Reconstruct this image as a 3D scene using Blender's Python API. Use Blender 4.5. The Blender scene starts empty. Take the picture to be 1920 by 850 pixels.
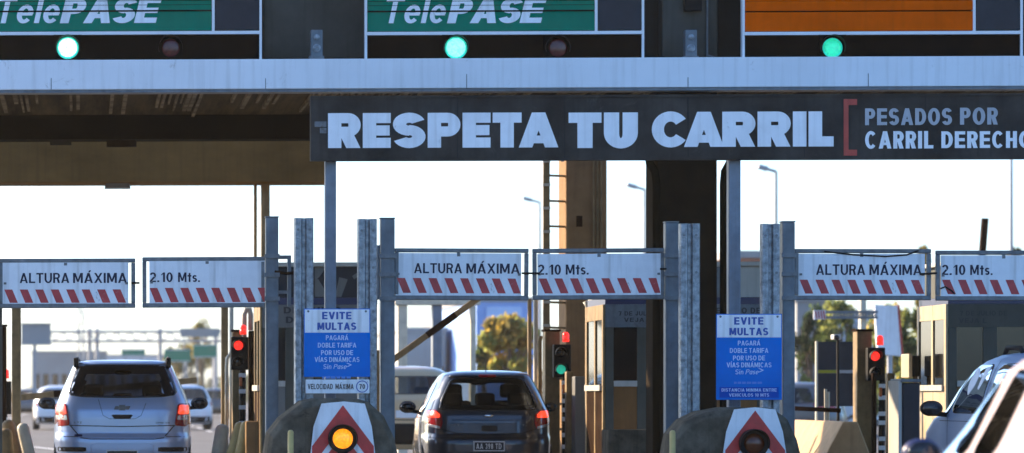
import bpy, math, random
from mathutils import Vector, Matrix
random.seed(7)
S = bpy.context.scene
COL = S.collection
R = math.radians

# ------------------------------------------------------------------ camera, sky, sun, exposure
F, X0, Y0, H, YAW = 6230.0, -110.0, 740.0, 1.2, R(2.4)
cam = bpy.data.cameras.new('camera'); cam_o = bpy.data.objects.new('camera', cam); COL.objects.link(cam_o)
cam.sensor_width = 36.0; cam.lens = 36.0*F/1920.0
cam.shift_x = (960-X0)/1920.0; cam.shift_y = (Y0-425)/1920.0
cam.clip_start = 0.5; cam.clip_end = 4000
cam.dof.use_dof = True; cam.dof.focus_distance = 35.5; cam.dof.aperture_fstop = 2.2
cam_o.location = (0, 0, H); cam_o.rotation_euler = (R(90), 0, YAW)
S.camera = cam_o

SUN_EL, SUN_AZ = R(22), R(-50)          # azimuth measured from +Y towards +X
world = bpy.data.worlds.new('World'); S.world = world; world.use_nodes = True
nt = world.node_tree
sky = nt.nodes.new('ShaderNodeTexSky'); sky.sky_type = 'NISHITA'; sky.sun_disc = False
sky.sun_elevation = SUN_EL; sky.sun_rotation = SUN_AZ; sky.dust_density = 1.3; sky.air_density = 0.9; sky.ozone_density = 6.0
nt.links.new(sky.outputs[0], nt.nodes['Background'].inputs[0]); nt.nodes['Background'].inputs[1].default_value = 0.10
sl = bpy.data.lights.new('sun', 'SUN'); sl.energy = 3.0; sl.angle = R(0.6); sl.color = (1.0, 0.76, 0.50)
so = bpy.data.objects.new('sun', sl); COL.objects.link(so); so.location = (-30, 60, 40)
sd = Vector((math.sin(SUN_AZ)*math.cos(SUN_EL), math.cos(SUN_AZ)*math.cos(SUN_EL), math.sin(SUN_EL)))
so.rotation_euler = sd.to_track_quat('Z', 'Y').to_euler()
S.view_settings.view_transform = 'Standard'; S.view_settings.look = 'None'; S.view_settings.gamma = 1.0
S.view_settings.use_curve_mapping = False
S.view_settings.exposure = 2.05
S.cycles.max_bounces = 8; S.cycles.transparent_max_bounces = 12; S.cycles.volume_bounces = 0
S.cycles.sample_clamp_indirect = 6.0; S.cycles.use_denoising = True

# ------------------------------------------------------------------ helpers
def at(x, y, D):
    """world point on the plane Y=D seen at photo pixel (x, y)"""
    u = (x-X0)/F; v = (Y0-y)/F
    dx = -math.sin(YAW)+u*math.cos(YAW); dy = math.cos(YAW)+u*math.sin(YAW)
    t = D/dy
    return Vector((dx*t, D, H+v*t))
def ax(x, D): return at(x, Y0, D).x
def az(y, D, x=960): return at(x, y, D).z

def mat(name, col, rough=0.6, metal=0.0, var=0.15, scale=4.0, coat=0.0, streak=0.0, bump=0.0, spec=0.5, emit=None, estr=0.0, stretch=(1,1,1), detail=6.0, col2=None, lo=0.35, hi=0.65, spots=0.0, sscale=7.0, scol=(0.05,0.03,0.018)):
    m = bpy.data.materials.new(name); m.use_nodes = True
    n = m.node_tree.nodes; l = m.node_tree.links
    b = n['Principled BSDF']
    b.inputs['Roughness'].default_value = rough; b.inputs['Metallic'].default_value = metal
    b.inputs['Coat Weight'].default_value = coat; b.inputs['Coat Roughness'].default_value = 0.04
    b.inputs['Specular IOR Level'].default_value = spec
    tc = n.new('ShaderNodeTexCoord'); mp = n.new('ShaderNodeMapping'); mp.inputs['Scale'].default_value = stretch
    l.new(tc.outputs['Object'], mp.inputs['Vector'])
    nz = n.new('ShaderNodeTexNoise'); nz.inputs['Scale'].default_value = scale; nz.inputs['Detail'].default_value = detail; nz.inputs['Roughness'].default_value = 0.65
    l.new(mp.outputs[0], nz.inputs['Vector'])
    rp = n.new('ShaderNodeMapRange'); rp.inputs[1].default_value = lo; rp.inputs[2].default_value = hi
    l.new(nz.outputs['Fac'], rp.inputs[0])
    mx = n.new('ShaderNodeMix'); mx.data_type = 'RGBA'
    a = [c*(1-var) for c in col]; c2 = col2 if col2 else [min(1, c*(1+var)) for c in col]
    mx.inputs['A'].default_value = (*a, 1); mx.inputs['B'].default_value = (*c2, 1)
    l.new(rp.outputs[0], mx.inputs['Factor'])
    out = mx.outputs['Result']
    if streak > 0:      # dirt runs, a stain of its own
        mp2 = n.new('ShaderNodeMapping'); mp2.inputs['Scale'].default_value = (9, 9, 0.5); l.new(tc.outputs['Object'], mp2.inputs['Vector'])
        n2 = n.new('ShaderNodeTexNoise'); n2.inputs['Scale'].default_value = 1.6; n2.inputs['Detail'].default_value = 5; l.new(mp2.outputs[0], n2.inputs['Vector'])
        r2 = n.new('ShaderNodeMapRange'); r2.inputs[1].default_value = 0.5; r2.inputs[2].default_value = 0.75; r2.inputs[4].default_value = streak
        l.new(n2.outputs['Fac'], r2.inputs[0])
        m2 = n.new('ShaderNodeMix'); m2.data_type = 'RGBA'; l.new(r2.outputs[0], m2.inputs['Factor']); l.new(out, m2.inputs['A'])
        m2.inputs['B'].default_value = (col[0]*0.3+0.01, col[1]*0.28+0.01, col[2]*0.24+0.008, 1); out = m2.outputs['Result']
    if spots > 0:       # scuffs, rust and knocks with a shape of their own
        n3 = n.new('ShaderNodeTexNoise'); n3.inputs['Scale'].default_value = sscale; n3.inputs['Detail'].default_value = 9; n3.inputs['Roughness'].default_value = 0.75; n3.inputs['Distortion'].default_value = 1.2
        l.new(tc.outputs['Object'], n3.inputs['Vector'])
        r3 = n.new('ShaderNodeMapRange'); r3.inputs[1].default_value = 0.64-.06*spots; r3.inputs[2].default_value = 0.70; r3.inputs[4].default_value = min(.85, .4+.5*spots); l.new(n3.outputs['Fac'], r3.inputs[0])
        m3 = n.new('ShaderNodeMix'); m3.data_type = 'RGBA'; l.new(r3.outputs[0], m3.inputs['Factor']); l.new(out, m3.inputs['A']); m3.inputs['B'].default_value = (*scol, 1); out = m3.outputs['Result']
    l.new(out, b.inputs['Base Color'])
    if bump > 0:
        bp = n.new('ShaderNodeBump'); bp.inputs['Strength'].default_value = bump; bp.inputs['Distance'].default_value = 0.02
        l.new(nz.outputs['Fac'], bp.inputs['Height']); l.new(bp.outputs[0], b.inputs['Normal'])
    if emit:
        b.inputs['Emission Color'].default_value = (*emit, 1); b.inputs['Emission Strength'].default_value = estr
    return m

def glass_mat(name, tint=(0.25,0.27,0.27), refl=0.10):
    m = bpy.data.materials.new(name); m.use_nodes = True
    n = m.node_tree.nodes; l = m.node_tree.links
    n.remove(n['Principled BSDF']); o = n['Material Output']
    t = n.new('ShaderNodeBsdfTransparent'); t.inputs[0].default_value = (*tint, 1)
    g = n.new('ShaderNodeBsdfGlossy'); g.inputs['Roughness'].default_value = 0.02; g.inputs['Color'].default_value = (0.9,0.95,1,1)
    fr = n.new('ShaderNodeFresnel'); fr.inputs[0].default_value = 1.28
    nz = n.new('ShaderNodeTexNoise'); nz.inputs['Scale'].default_value = 6
    ad = n.new('ShaderNodeMath'); ad.operation = 'MULTIPLY_ADD'; ad.inputs[1].default_value = 0.05; l.new(nz.outputs[0], ad.inputs[0]); l.new(fr.outputs[0], ad.inputs[2])
    mx = n.new('ShaderNodeMixShader'); l.new(ad.outputs[0], mx.inputs[0]); l.new(t.outputs[0], mx.inputs[1]); l.new(g.outputs[0], mx.inputs[2])
    l.new(mx.outputs[0], o.inputs['Surface'])
    return m

M = {}
def mk(k, *a, **kw): M[k] = mat(k, *a, **kw)
mk('galvanised', (0.25,0.28,0.30), 0.5, 0.5, 0.45, 16, streak=0.5, spots=.8, sscale=11, scol=(.42,.45,.48))
mk('painted_steel', (0.13,0.155,0.175), 0.5, 0.3, 0.2, 6, streak=0.4, spots=.6, sscale=5, scol=(.07,.05,.04))
mk('pole_grey', (0.17,0.20,0.24), 0.5, 0.3, 0.15, 5, streak=0.3)
mk('frame_grey', (0.14,0.155,0.165), 0.5, 0.3, 0.25, 9, streak=0.3, spots=.8, sscale=9, scol=(.09,.05,.03))
mk('white_panel', (0.76,0.78,0.80), 0.45, 0, 0.08, 2.5, streak=0.4, spots=.45, sscale=5, scol=(.20,.17,.14))
mk('fascia_white', (0.80,0.82,0.85), 0.5, 0, 0.06, 0.6, streak=0.22, spots=.25, sscale=3, scol=(.35,.34,.32))
mk('white_paint', (0.80,0.80,0.80), 0.5, 0, 0.05, 3)
mk('letter_white', (0.86,0.88,0.90), 0.5, 0, 0.08, 2, streak=0.25, spots=.3, sscale=5, scol=(.3,.3,.3))
mk('letter_grey', (0.42,0.44,0.47), 0.5, 0, 0.15, 2, streak=0.2)
mk('ink_blue', (0.016,0.024,0.05), 0.6, 0, 0.3, 9, spec=0.2)
mk('ink_black', (0.015,0.016,0.02), 0.5, 0, 0.2, 5)
mk('stripe_red', (0.42,0.03,0.035), 0.45, 0, 0.2, 8, spots=.5, sscale=9, scol=(.45,.35,.35))
mk('chevron_red', (0.52,0.025,0.022), 0.45, 0, 0.2, 8, spots=.6, sscale=8, scol=(.12,.05,.04))
mk('bracket_red', (0.45,0.05,0.03), 0.5, 0, 0.15, 6)
mk('charcoal_panel', (0.040,0.037,0.033), 0.7, 0, 0.5, 1.6, streak=0.6, spec=0.15, spots=.7, sscale=3, scol=(.085,.08,.072))
mk('sign_green', (0.0,0.20,0.12), 0.9, 0, 0.1, 3, spec=0.02)
mk('sign_orange', (0.75,0.10,0.0), 0.9, 0, 0.12, 2, spec=0.02, streak=0.15)
mk('display_black', (0.014,0.016,0.024), 0.4, 0, 0.3, 3, spec=0.25)
mk('strip_black', (0.006,0.004,0.003), 0.9, 0, 0.3, 3, spec=0.02)
mk('parapet', (0.034,0.032,0.028), 0.85, 0, 0.25, 1.5, streak=0.4, spec=0.15)
mk('concrete', (0.26,0.245,0.22), 0.85, 0, 0.2, 3, streak=0.4, bump=0.2)
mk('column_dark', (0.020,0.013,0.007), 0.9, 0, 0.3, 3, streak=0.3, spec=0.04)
mk('pier_grey', (0.085,0.080,0.066), 0.85, 0, 0.2, 1.5, streak=0.4, spec=0.15)
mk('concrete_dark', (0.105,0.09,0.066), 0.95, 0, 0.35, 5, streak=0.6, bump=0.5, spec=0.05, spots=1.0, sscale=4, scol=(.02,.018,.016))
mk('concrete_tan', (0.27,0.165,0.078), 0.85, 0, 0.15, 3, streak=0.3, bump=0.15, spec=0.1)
mk('concrete_sand', (0.58,0.40,0.22), 0.85, 0, 0.12, 3, streak=0.25, bump=0.15, spec=0.2)
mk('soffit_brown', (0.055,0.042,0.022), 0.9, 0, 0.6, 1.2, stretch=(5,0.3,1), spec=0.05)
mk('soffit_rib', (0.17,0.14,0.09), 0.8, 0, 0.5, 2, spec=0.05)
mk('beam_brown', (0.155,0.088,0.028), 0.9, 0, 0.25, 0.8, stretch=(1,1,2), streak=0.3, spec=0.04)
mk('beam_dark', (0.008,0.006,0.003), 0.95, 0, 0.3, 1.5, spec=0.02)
mk('asphalt', (0.055,0.054,0.052), 0.9, 0, 0.3, 1.1, bump=0.15)
mk('asphalt_old', (0.085,0.083,0.08), 0.9, 0, 0.2, 0.5, bump=0.1)
mk('road_paint', (0.7,0.7,0.66), 0.7, 0, 0.15, 3)
mk('kerb_stone', (0.3,0.29,0.27), 0.85, 0, 0.2, 4)
mk('booth_grey', (0.16,0.165,0.16), 0.6, 0, 0.1, 2, streak=0.3, spec=0.2)
mk('booth_pale', (0.45,0.44,0.40), 0.5, 0, 0.08, 2, streak=0.3)
mk('booth_green', (0.075,0.08,0.068), 0.6, 0, 0.15, 3, streak=0.3, spec=0.2)
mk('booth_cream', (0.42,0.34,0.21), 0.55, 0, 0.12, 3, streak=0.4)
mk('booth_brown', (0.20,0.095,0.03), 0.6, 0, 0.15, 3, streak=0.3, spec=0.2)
mk('navy', (0.012,0.017,0.075), 0.4, 0, 0.15, 4)
mk('dark_glass', (0.008,0.009,0.010), 0.06, 0, 0.3, 2, spec=0.6)
mk('post_tan', (0.24,0.165,0.075), 0.65, 0, 0.25, 5, streak=0.4, spec=0.25)
mk('post_cream', (0.55,0.50,0.38), 0.6, 0, 0.15, 5, streak=0.3)
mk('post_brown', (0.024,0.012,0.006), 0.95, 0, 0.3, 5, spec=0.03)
mk('pipe_yellow', (0.50,0.36,0.12), 0.45, 0, 0.15, 5, streak=0.5)
mk('black_plastic', (0.008,0.008,0.008), 0.6, 0, 0.2, 6, spec=0.15)
mk('rubber', (0.02,0.02,0.02), 0.85, 0, 0.2, 9)
mk('chrome', (0.75,0.76,0.78), 0.15, 1.0, 0.03, 3)
mk('rim_grey', (0.4,0.41,0.42), 0.3, 0.9, 0.05, 4)
mk('sign_blue', (0.0,0.16,0.58), 0.9, 0, 0.1, 2, spec=0.02)
mk('sign_blue_dark', (0.0,0.07,0.40), 0.9, 0, 0.1, 2, spec=0.02)
mk('text_blue', (0.012,0.07,0.33), 0.5, 0, 0.1, 4)
mk('text_pale', (0.50,0.66,0.85), 0.5, 0, 0.08, 5)
mk('text_faint', (0.06,0.22,0.60), 0.5, 0, 0.1, 5)
mk('lens_amber', (0.9,0.4,0.02), 0.3, 0, 0.2, 40, emit=(1.0,0.27,0.008), estr=0.46)
mk('lens_amber_off', (0.10,0.022,0.006), 0.2, 0, 0.3, 30)
mk('lens_green', (0.3,0.9,0.7), 0.3, 0, 0.05, 60, emit=(0.35,1.0,0.78), estr=1.1)
mk('lens_green_pale', (0.4,0.95,0.8), 0.3, 0, 0.05, 60, emit=(0.18,1.0,0.72), estr=0.55)
mk('lens_green_deep', (0.05,0.7,0.4), 0.3, 0, 0.1, 60, emit=(0.02,0.85,0.42), estr=0.22)
mk('lens_green_rim', (0.05,0.6,0.5), 0.3, 0, 0.1, 60, emit=(0.02,0.75,0.55), estr=0.20)
mk('lens_green_small', (0.03,0.4,0.3), 0.3, 0, 0.1, 60, emit=(0.02,0.75,0.5), estr=0.16)
mk('lens_red', (0.9,0.03,0.02), 0.3, 0, 0.1, 60, emit=(1.0,0.03,0.02), estr=0.5)
mk('lens_red_off', (0.09,0.008,0.006), 0.2, 0, 0.4, 25)
mk('lens_dark', (0.012,0.012,0.014), 0.15, 0, 0.2, 9)
mk('tail_red', (0.30,0.008,0.008), 0.12, 0, 0.2, 30, coat=0.5)
mk('tail_lit', (0.8,0.03,0.015), 0.2, 0, 0.2, 40, emit=(1.0,0.07,0.025), estr=0.34)
mk('tail_clear', (0.45,0.47,0.50), 0.15, 0.3, 0.2, 30, coat=0.5)
mk('frit', (0.006,0.006,0.007), 0.15, 0, 0.2, 4)
mk('interior', (0.02,0.02,0.021), 0.9, 0, 0.2, 6)
mk('seam', (0.006,0.007,0.008), 0.8, 0, 0.1, 5)
mk('paint_silver_blue', (0.38,0.50,0.72), 0.32, 0.35, 0.04, 1.2, coat=0.7)
mk('paint_dark_blue', (0.018,0.028,0.045), 0.28, 0.35, 0.08, 1.2, coat=1.0)
mk('paint_beige', (0.64,0.45,0.25), 0.3, 0.2, 0.06, 1.2, coat=0.8)
mk('paint_van', (0.19,0.28,0.42), 0.42, 0.25, 0.06, 1.2, coat=0.25)
mk('paint_pink_white', (0.72,0.56,0.54), 0.3, 0.1, 0.05, 1.2, coat=0.8)
mk('paint_white', (0.74,0.75,0.76), 0.35, 0.0, 0.04, 1.2, coat=0.6)
mk('paint_grey', (0.12,0.125,0.13), 0.35, 0.4, 0.05, 1.2, coat=0.6)
mk('paint_red', (0.40,0.02,0.02), 0.35, 0.0, 0.05, 1.2, coat=0.6)
mk('trunk', (0.12,0.09,0.06), 0.9, 0, 0.25, 6)
mk('leaf_olive', (0.30,0.24,0.06), 0.7, 0, 0.35, 0.8)
mk('leaf_yellow', (0.75,0.52,0.10), 0.7, 0, 0.3, 0.8)
mk('leaf_green', (0.075,0.11,0.03), 0.7, 0, 0.35, 0.8)
mk('leaf_dark', (0.035,0.06,0.022), 0.7, 0, 0.35, 0.8)
mk('leaf_light', (0.36,0.38,0.10), 0.7, 0, 0.3, 0.8)
mk('wall_grey', (0.30,0.31,0.31), 0.8, 0, 0.1, 0.3, streak=0.2)
mk('wall_blue', (0.24,0.42,0.78), 0.6, 0, 0.12, 0.3)
mk('wall_blue_light', (0.40,0.58,0.85), 0.6, 0, 0.12, 0.5)
mk('wall_pale', (0.55,0.58,0.62), 0.8, 0, 0.1, 0.3, streak=0.15)
mk('roof_tile', (0.36,0.16,0.10), 0.8, 0, 0.2, 3)
mk('highway_green', (0.012,0.20,0.11), 0.5, 0, 0.1, 1)
mk('mast_grey', (0.36,0.37,0.38), 0.6, 0.3, 0.1, 2)
mk('far_wood', (0.06,0.075,0.04), 0.8, 0, 0.4, 0.15)
mk('yellow_green', (0.36,0.38,0.03), 0.5, 0, 0.1, 5)
mk('orange_mark', (0.55,0.12,0.02), 0.5, 0, 0.2, 6)
mk('jacket', (0.05,0.06,0.08), 0.9, 0, 0.2, 6)
for k in ('leaf_olive','leaf_yellow','leaf_green','leaf_dark','leaf_light','far_wood','yellow_green'):
    nn = M[k].node_tree.nodes; ll = M[k].node_tree.links; bb = nn['Principled BSDF']
    tr = nn.new('ShaderNodeBsdfTranslucent'); ll.new(bb.inputs['Base Color'].links[0].from_socket, tr.inputs['Color'])
    ms = nn.new('ShaderNodeMixShader'); ms.inputs[0].default_value = 0.6; ll.new(bb.outputs[0], ms.inputs[1]); ll.new(tr.outputs[0], ms.inputs[2]); ll.new(ms.outputs[0], nn['Material Output'].inputs['Surface'])
GLASS = glass_mat('car_glass', (.42,.44,.44)); M['car_glass'] = GLASS; M['dark_car_glass'] = glass_mat('dark_car_glass', (.20,.23,.28))
M['clear_glass'] = glass_mat('clear_glass', (0.75,0.78,0.76))

WL = {}     # world origin of each thing / part
for k in [q for q in M if q.startswith('lens_') and M[q].node_tree.nodes['Principled BSDF'].inputs['Emission Strength'].default_value > 0]:   # diode dots
    nn = M[k].node_tree.nodes; ll = M[k].node_tree.links; bb = nn['Principled BSDF']; e0 = bb.inputs['Emission Strength'].default_value
    tc = nn.new('ShaderNodeTexCoord'); vo = nn.new('ShaderNodeTexVoronoi'); vo.inputs['Scale'].default_value = 55; ll.new(tc.outputs['Object'], vo.inputs['Vector'])
    mr = nn.new('ShaderNodeMapRange'); mr.inputs[1].default_value = .1; mr.inputs[2].default_value = .7; mr.inputs[3].default_value = e0*1.25; mr.inputs[4].default_value = e0*.45
    ll.new(vo.outputs['Distance'], mr.inputs[0]); ll.new(mr.outputs[0], bb.inputs['Emission Strength'])
def thing(name, label, cat, loc=(0,0,0), rz=0.0, group=None):
    o = bpy.data.objects.new(name, None); COL.objects.link(o); o.empty_display_size = 0.2
    o.location = loc; o.rotation_euler = (0, 0, rz); o['label'] = label; o['category'] = cat
    if group: o['group'] = group
    WL[o.name] = (Vector(loc), rz)
    return o
def tag(o, label=None, cat=None, group=None, kind=None):
    if label: o['label'] = label
    if cat: o['category'] = cat
    if group: o['group'] = group
    if kind: o['kind'] = kind
    return o

class MB:
    def __init__(self): self.v = []; self.f = []; self.mi = []; self.marks = []
    def mark(self): self.marks.append((len(self.v), len(self.f)))
    def face(self, pts, mi=0):
        b = len(self.v); self.v += [Vector(p) for p in pts]; self.f.append(tuple(range(b, b+len(pts)))); self.mi.append(mi)
    def grid(self, rows, closed=False, mi=0, cap0=False, cap1=False):
        b = len(self.v); n = len(rows[0])
        for r in rows: self.v += [Vector(p) for p in r]
        for i in range(len(rows)-1):
            for j in range(n if closed else n-1):
                j2 = (j+1) % n
                self.f.append((b+i*n+j, b+i*n+j2, b+(i+1)*n+j2, b+(i+1)*n+j)); self.mi.append(mi)
        if cap0: self.f.append(tuple(b+j for j in reversed(range(n)))); self.mi.append(mi)
        if cap1: self.f.append(tuple(b+(len(rows)-1)*n+j for j in range(n))); self.mi.append(mi)
    def box(self, x0, x1, y0, y1, z0, z1, mi=0):
        x0, x1 = min(x0,x1), max(x0,x1); y0, y1 = min(y0,y1), max(y0,y1); z0, z1 = min(z0,z1), max(z0,z1)
        self.mark(); b = len(self.v)
        self.v += [Vector(p) for p in ((x0,y0,z0),(x1,y0,z0),(x1,y1,z0),(x0,y1,z0),(x0,y0,z1),(x1,y0,z1),(x1,y1,z1),(x0,y1,z1))]
        for q in ((0,3,2,1),(4,5,6,7),(0,1,5,4),(1,2,6,5),(2,3,7,6),(3,0,4,7)):
            self.f.append(tuple(b+i for i in q)); self.mi.append(mi)
        return self
    def pbox(self, x0, y0, x1, y1, D, depth, mi=0):       # photo pixel rectangle turned into a box at plane D
        xm = (x0+x1)/2
        return self.box(ax(x0,D), ax(x1,D), D, D+depth, az(y0,D,xm), az(y1,D,xm), mi)
    def prism(self, poly, y0, y1, mi=0):                   # poly in (x,z)
        self.mark(); n = len(poly)
        self.grid([[(p[0],y0,p[1]) for p in poly], [(p[0],y1,p[1]) for p in poly]], True, mi, True, True); return self
    def tube(self, path, r, seg=10, mi=0, caps=True):
        self.mark(); path = [Vector(p) for p in path]; rows = []
        rr = r if isinstance(r, (list, tuple)) else [r]*len(path)
        for i, p in enumerate(path):
            t = (path[min(i+1, len(path)-1)]-path[max(i-1, 0)]).normalized()
            a = Vector((0,1,0)) if abs(t.y) < 0.8 else Vector((1,0,0))
            u = t.cross(a).normalized(); w = t.cross(u).normalized()
            rows.append([p+(u*math.cos(k*2*math.pi/seg)+w*math.sin(k*2*math.pi/seg))*rr[i] for k in range(seg)])
        self.grid(rows, True, mi, caps, caps); return self
    def bar(self, p0, p1, w, h, mi=0):                      # rectangular bar
        self.mark(); p0, p1 = Vector(p0), Vector(p1); t = (p1-p0).normalized()
        a = Vector((0,1,0)) if abs(t.y) < 0.8 else Vector((0,0,1))
        u = t.cross(a).normalized()*w/2; q = t.cross(u).normalized()*h/2
        self.grid([[p0+u+q, p0-u+q, p0-u-q, p0+u-q], [p1+u+q, p1-u+q, p1-u-q, p1+u-q]], True, mi, True, True); return self
    def ball(self, c, r, seg=12, rings=8, mi=0, sc=(1,1,1)):
        self.mark(); c = Vector(c); rows = []
        for i in range(1, rings):
            a = math.pi*i/rings
            rows.append([c+Vector((math.sin(a)*math.cos(k*2*math.pi/seg)*sc[0], math.sin(a)*math.sin(k*2*math.pi/seg)*sc[1], math.cos(a)*sc[2]))*r for k in range(seg)])
        self.grid(rows, True, mi, True, True); return self
    def disc(self, c, r, seg=28, depth=0.03, dome=0.0, mi=0):    # round disc facing -Y
        self.mark(); c = Vector(c); rows = []
        for rr, dy in ((1.0, depth), (1.0, 0), (0.85, -dome*0.35), (0.6, -dome*0.7), (0.3, -dome*0.93), (0.06, -dome)):
            rows.append([c+Vector((math.cos(k*2*math.pi/seg)*r*rr, dy, math.sin(k*2*math.pi/seg)*r*rr)) for k in range(seg)])
        self.grid(rows, True, mi, True, True); return self
    def visor(self, c, r, length, t=0.006, a0=-20, a1=200, seg=18, mi=0):   # hood over a lamp, towards -Y
        c = Vector(c); ro = []; 
        for k in range(seg+1):
            a = R(a0+(a1-a0)*k/seg); d = Vector((math.cos(a), 0, math.sin(a)))
            cut = length*(0.55+0.45*max(0, math.sin(a)))
            ro.append([c+d*r, c+d*r+Vector((0,-cut,0)), c+d*(r+t)+Vector((0,-cut,0)), c+d*(r+t)])
        self.grid(ro, False, mi); return self
    def build(self, name, m, parent=None, smooth=False, bevel=0.0, local=False, label=None, seg=2):
        me = bpy.data.meshes.new(name)
        vs = self.v
        if parent is not None and not local:
            loc, rz = WL[parent.name]; inv = Matrix.Rotation(-rz, 4, 'Z')
            vs = [inv @ (p-loc) for p in vs]
        me.from_pydata([tuple(p) for p in vs], [], self.f)
        ms = m if isinstance(m, (list, tuple)) else [m]
        for q in ms: me.materials.append(M[q] if isinstance(q, str) else q)
        if len(ms) > 1: me.polygons.foreach_set('material_index', self.mi)
        if smooth: me.polygons.foreach_set('use_smooth', [True]*len(me.polygons))
        me.update()
        o = bpy.data.objects.new(name, me); COL.objects.link(o)
        if parent is not None: o.parent = parent; WL[o.name] = WL[parent.name]
        else: WL[o.name] = (Vector((0,0,0)), 0.0)
        if bevel > 0:
            bv = o.modifiers.new('bevel', 'BEVEL'); bv.width = bevel; bv.segments = seg; bv.limit_method = 'ANGLE'
        if label: o['label'] = label
        return o

def each(mb, name, m, parent, **kw):
    """every shape added to mb becomes a part of its own"""
    mk_ = mb.marks+[(len(mb.v), len(mb.f))]; out = []
    for (v0, f0), (v1, f1) in zip(mk_, mk_[1:]):
        q = MB(); q.v = mb.v[v0:v1]; q.f = [tuple(i-v0 for i in f) for f in mb.f[f0:f1]]; q.mi = mb.mi[f0:f1]
        out.append(q.build(name, m, parent, **kw))
    return out

def single(name, mb, m, label, cat, group=None, smooth=False, bevel=0.0):
    """a thing that is one mesh; its origin is moved to the middle of its base"""
    xs = [p.x for p in mb.v]; ys = [p.y for p in mb.v]; zs = [p.z for p in mb.v]
    loc = Vector(((min(xs)+max(xs))/2, (min(ys)+max(ys))/2, min(zs)))
    mb.v = [p-loc for p in mb.v]
    o = mb.build(name, m, None, smooth, bevel); o.location = loc; WL[o.name] = (loc, 0.0); mb.v = [p+loc for p in mb.v]
    return tag(o, label, cat, group)

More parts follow.
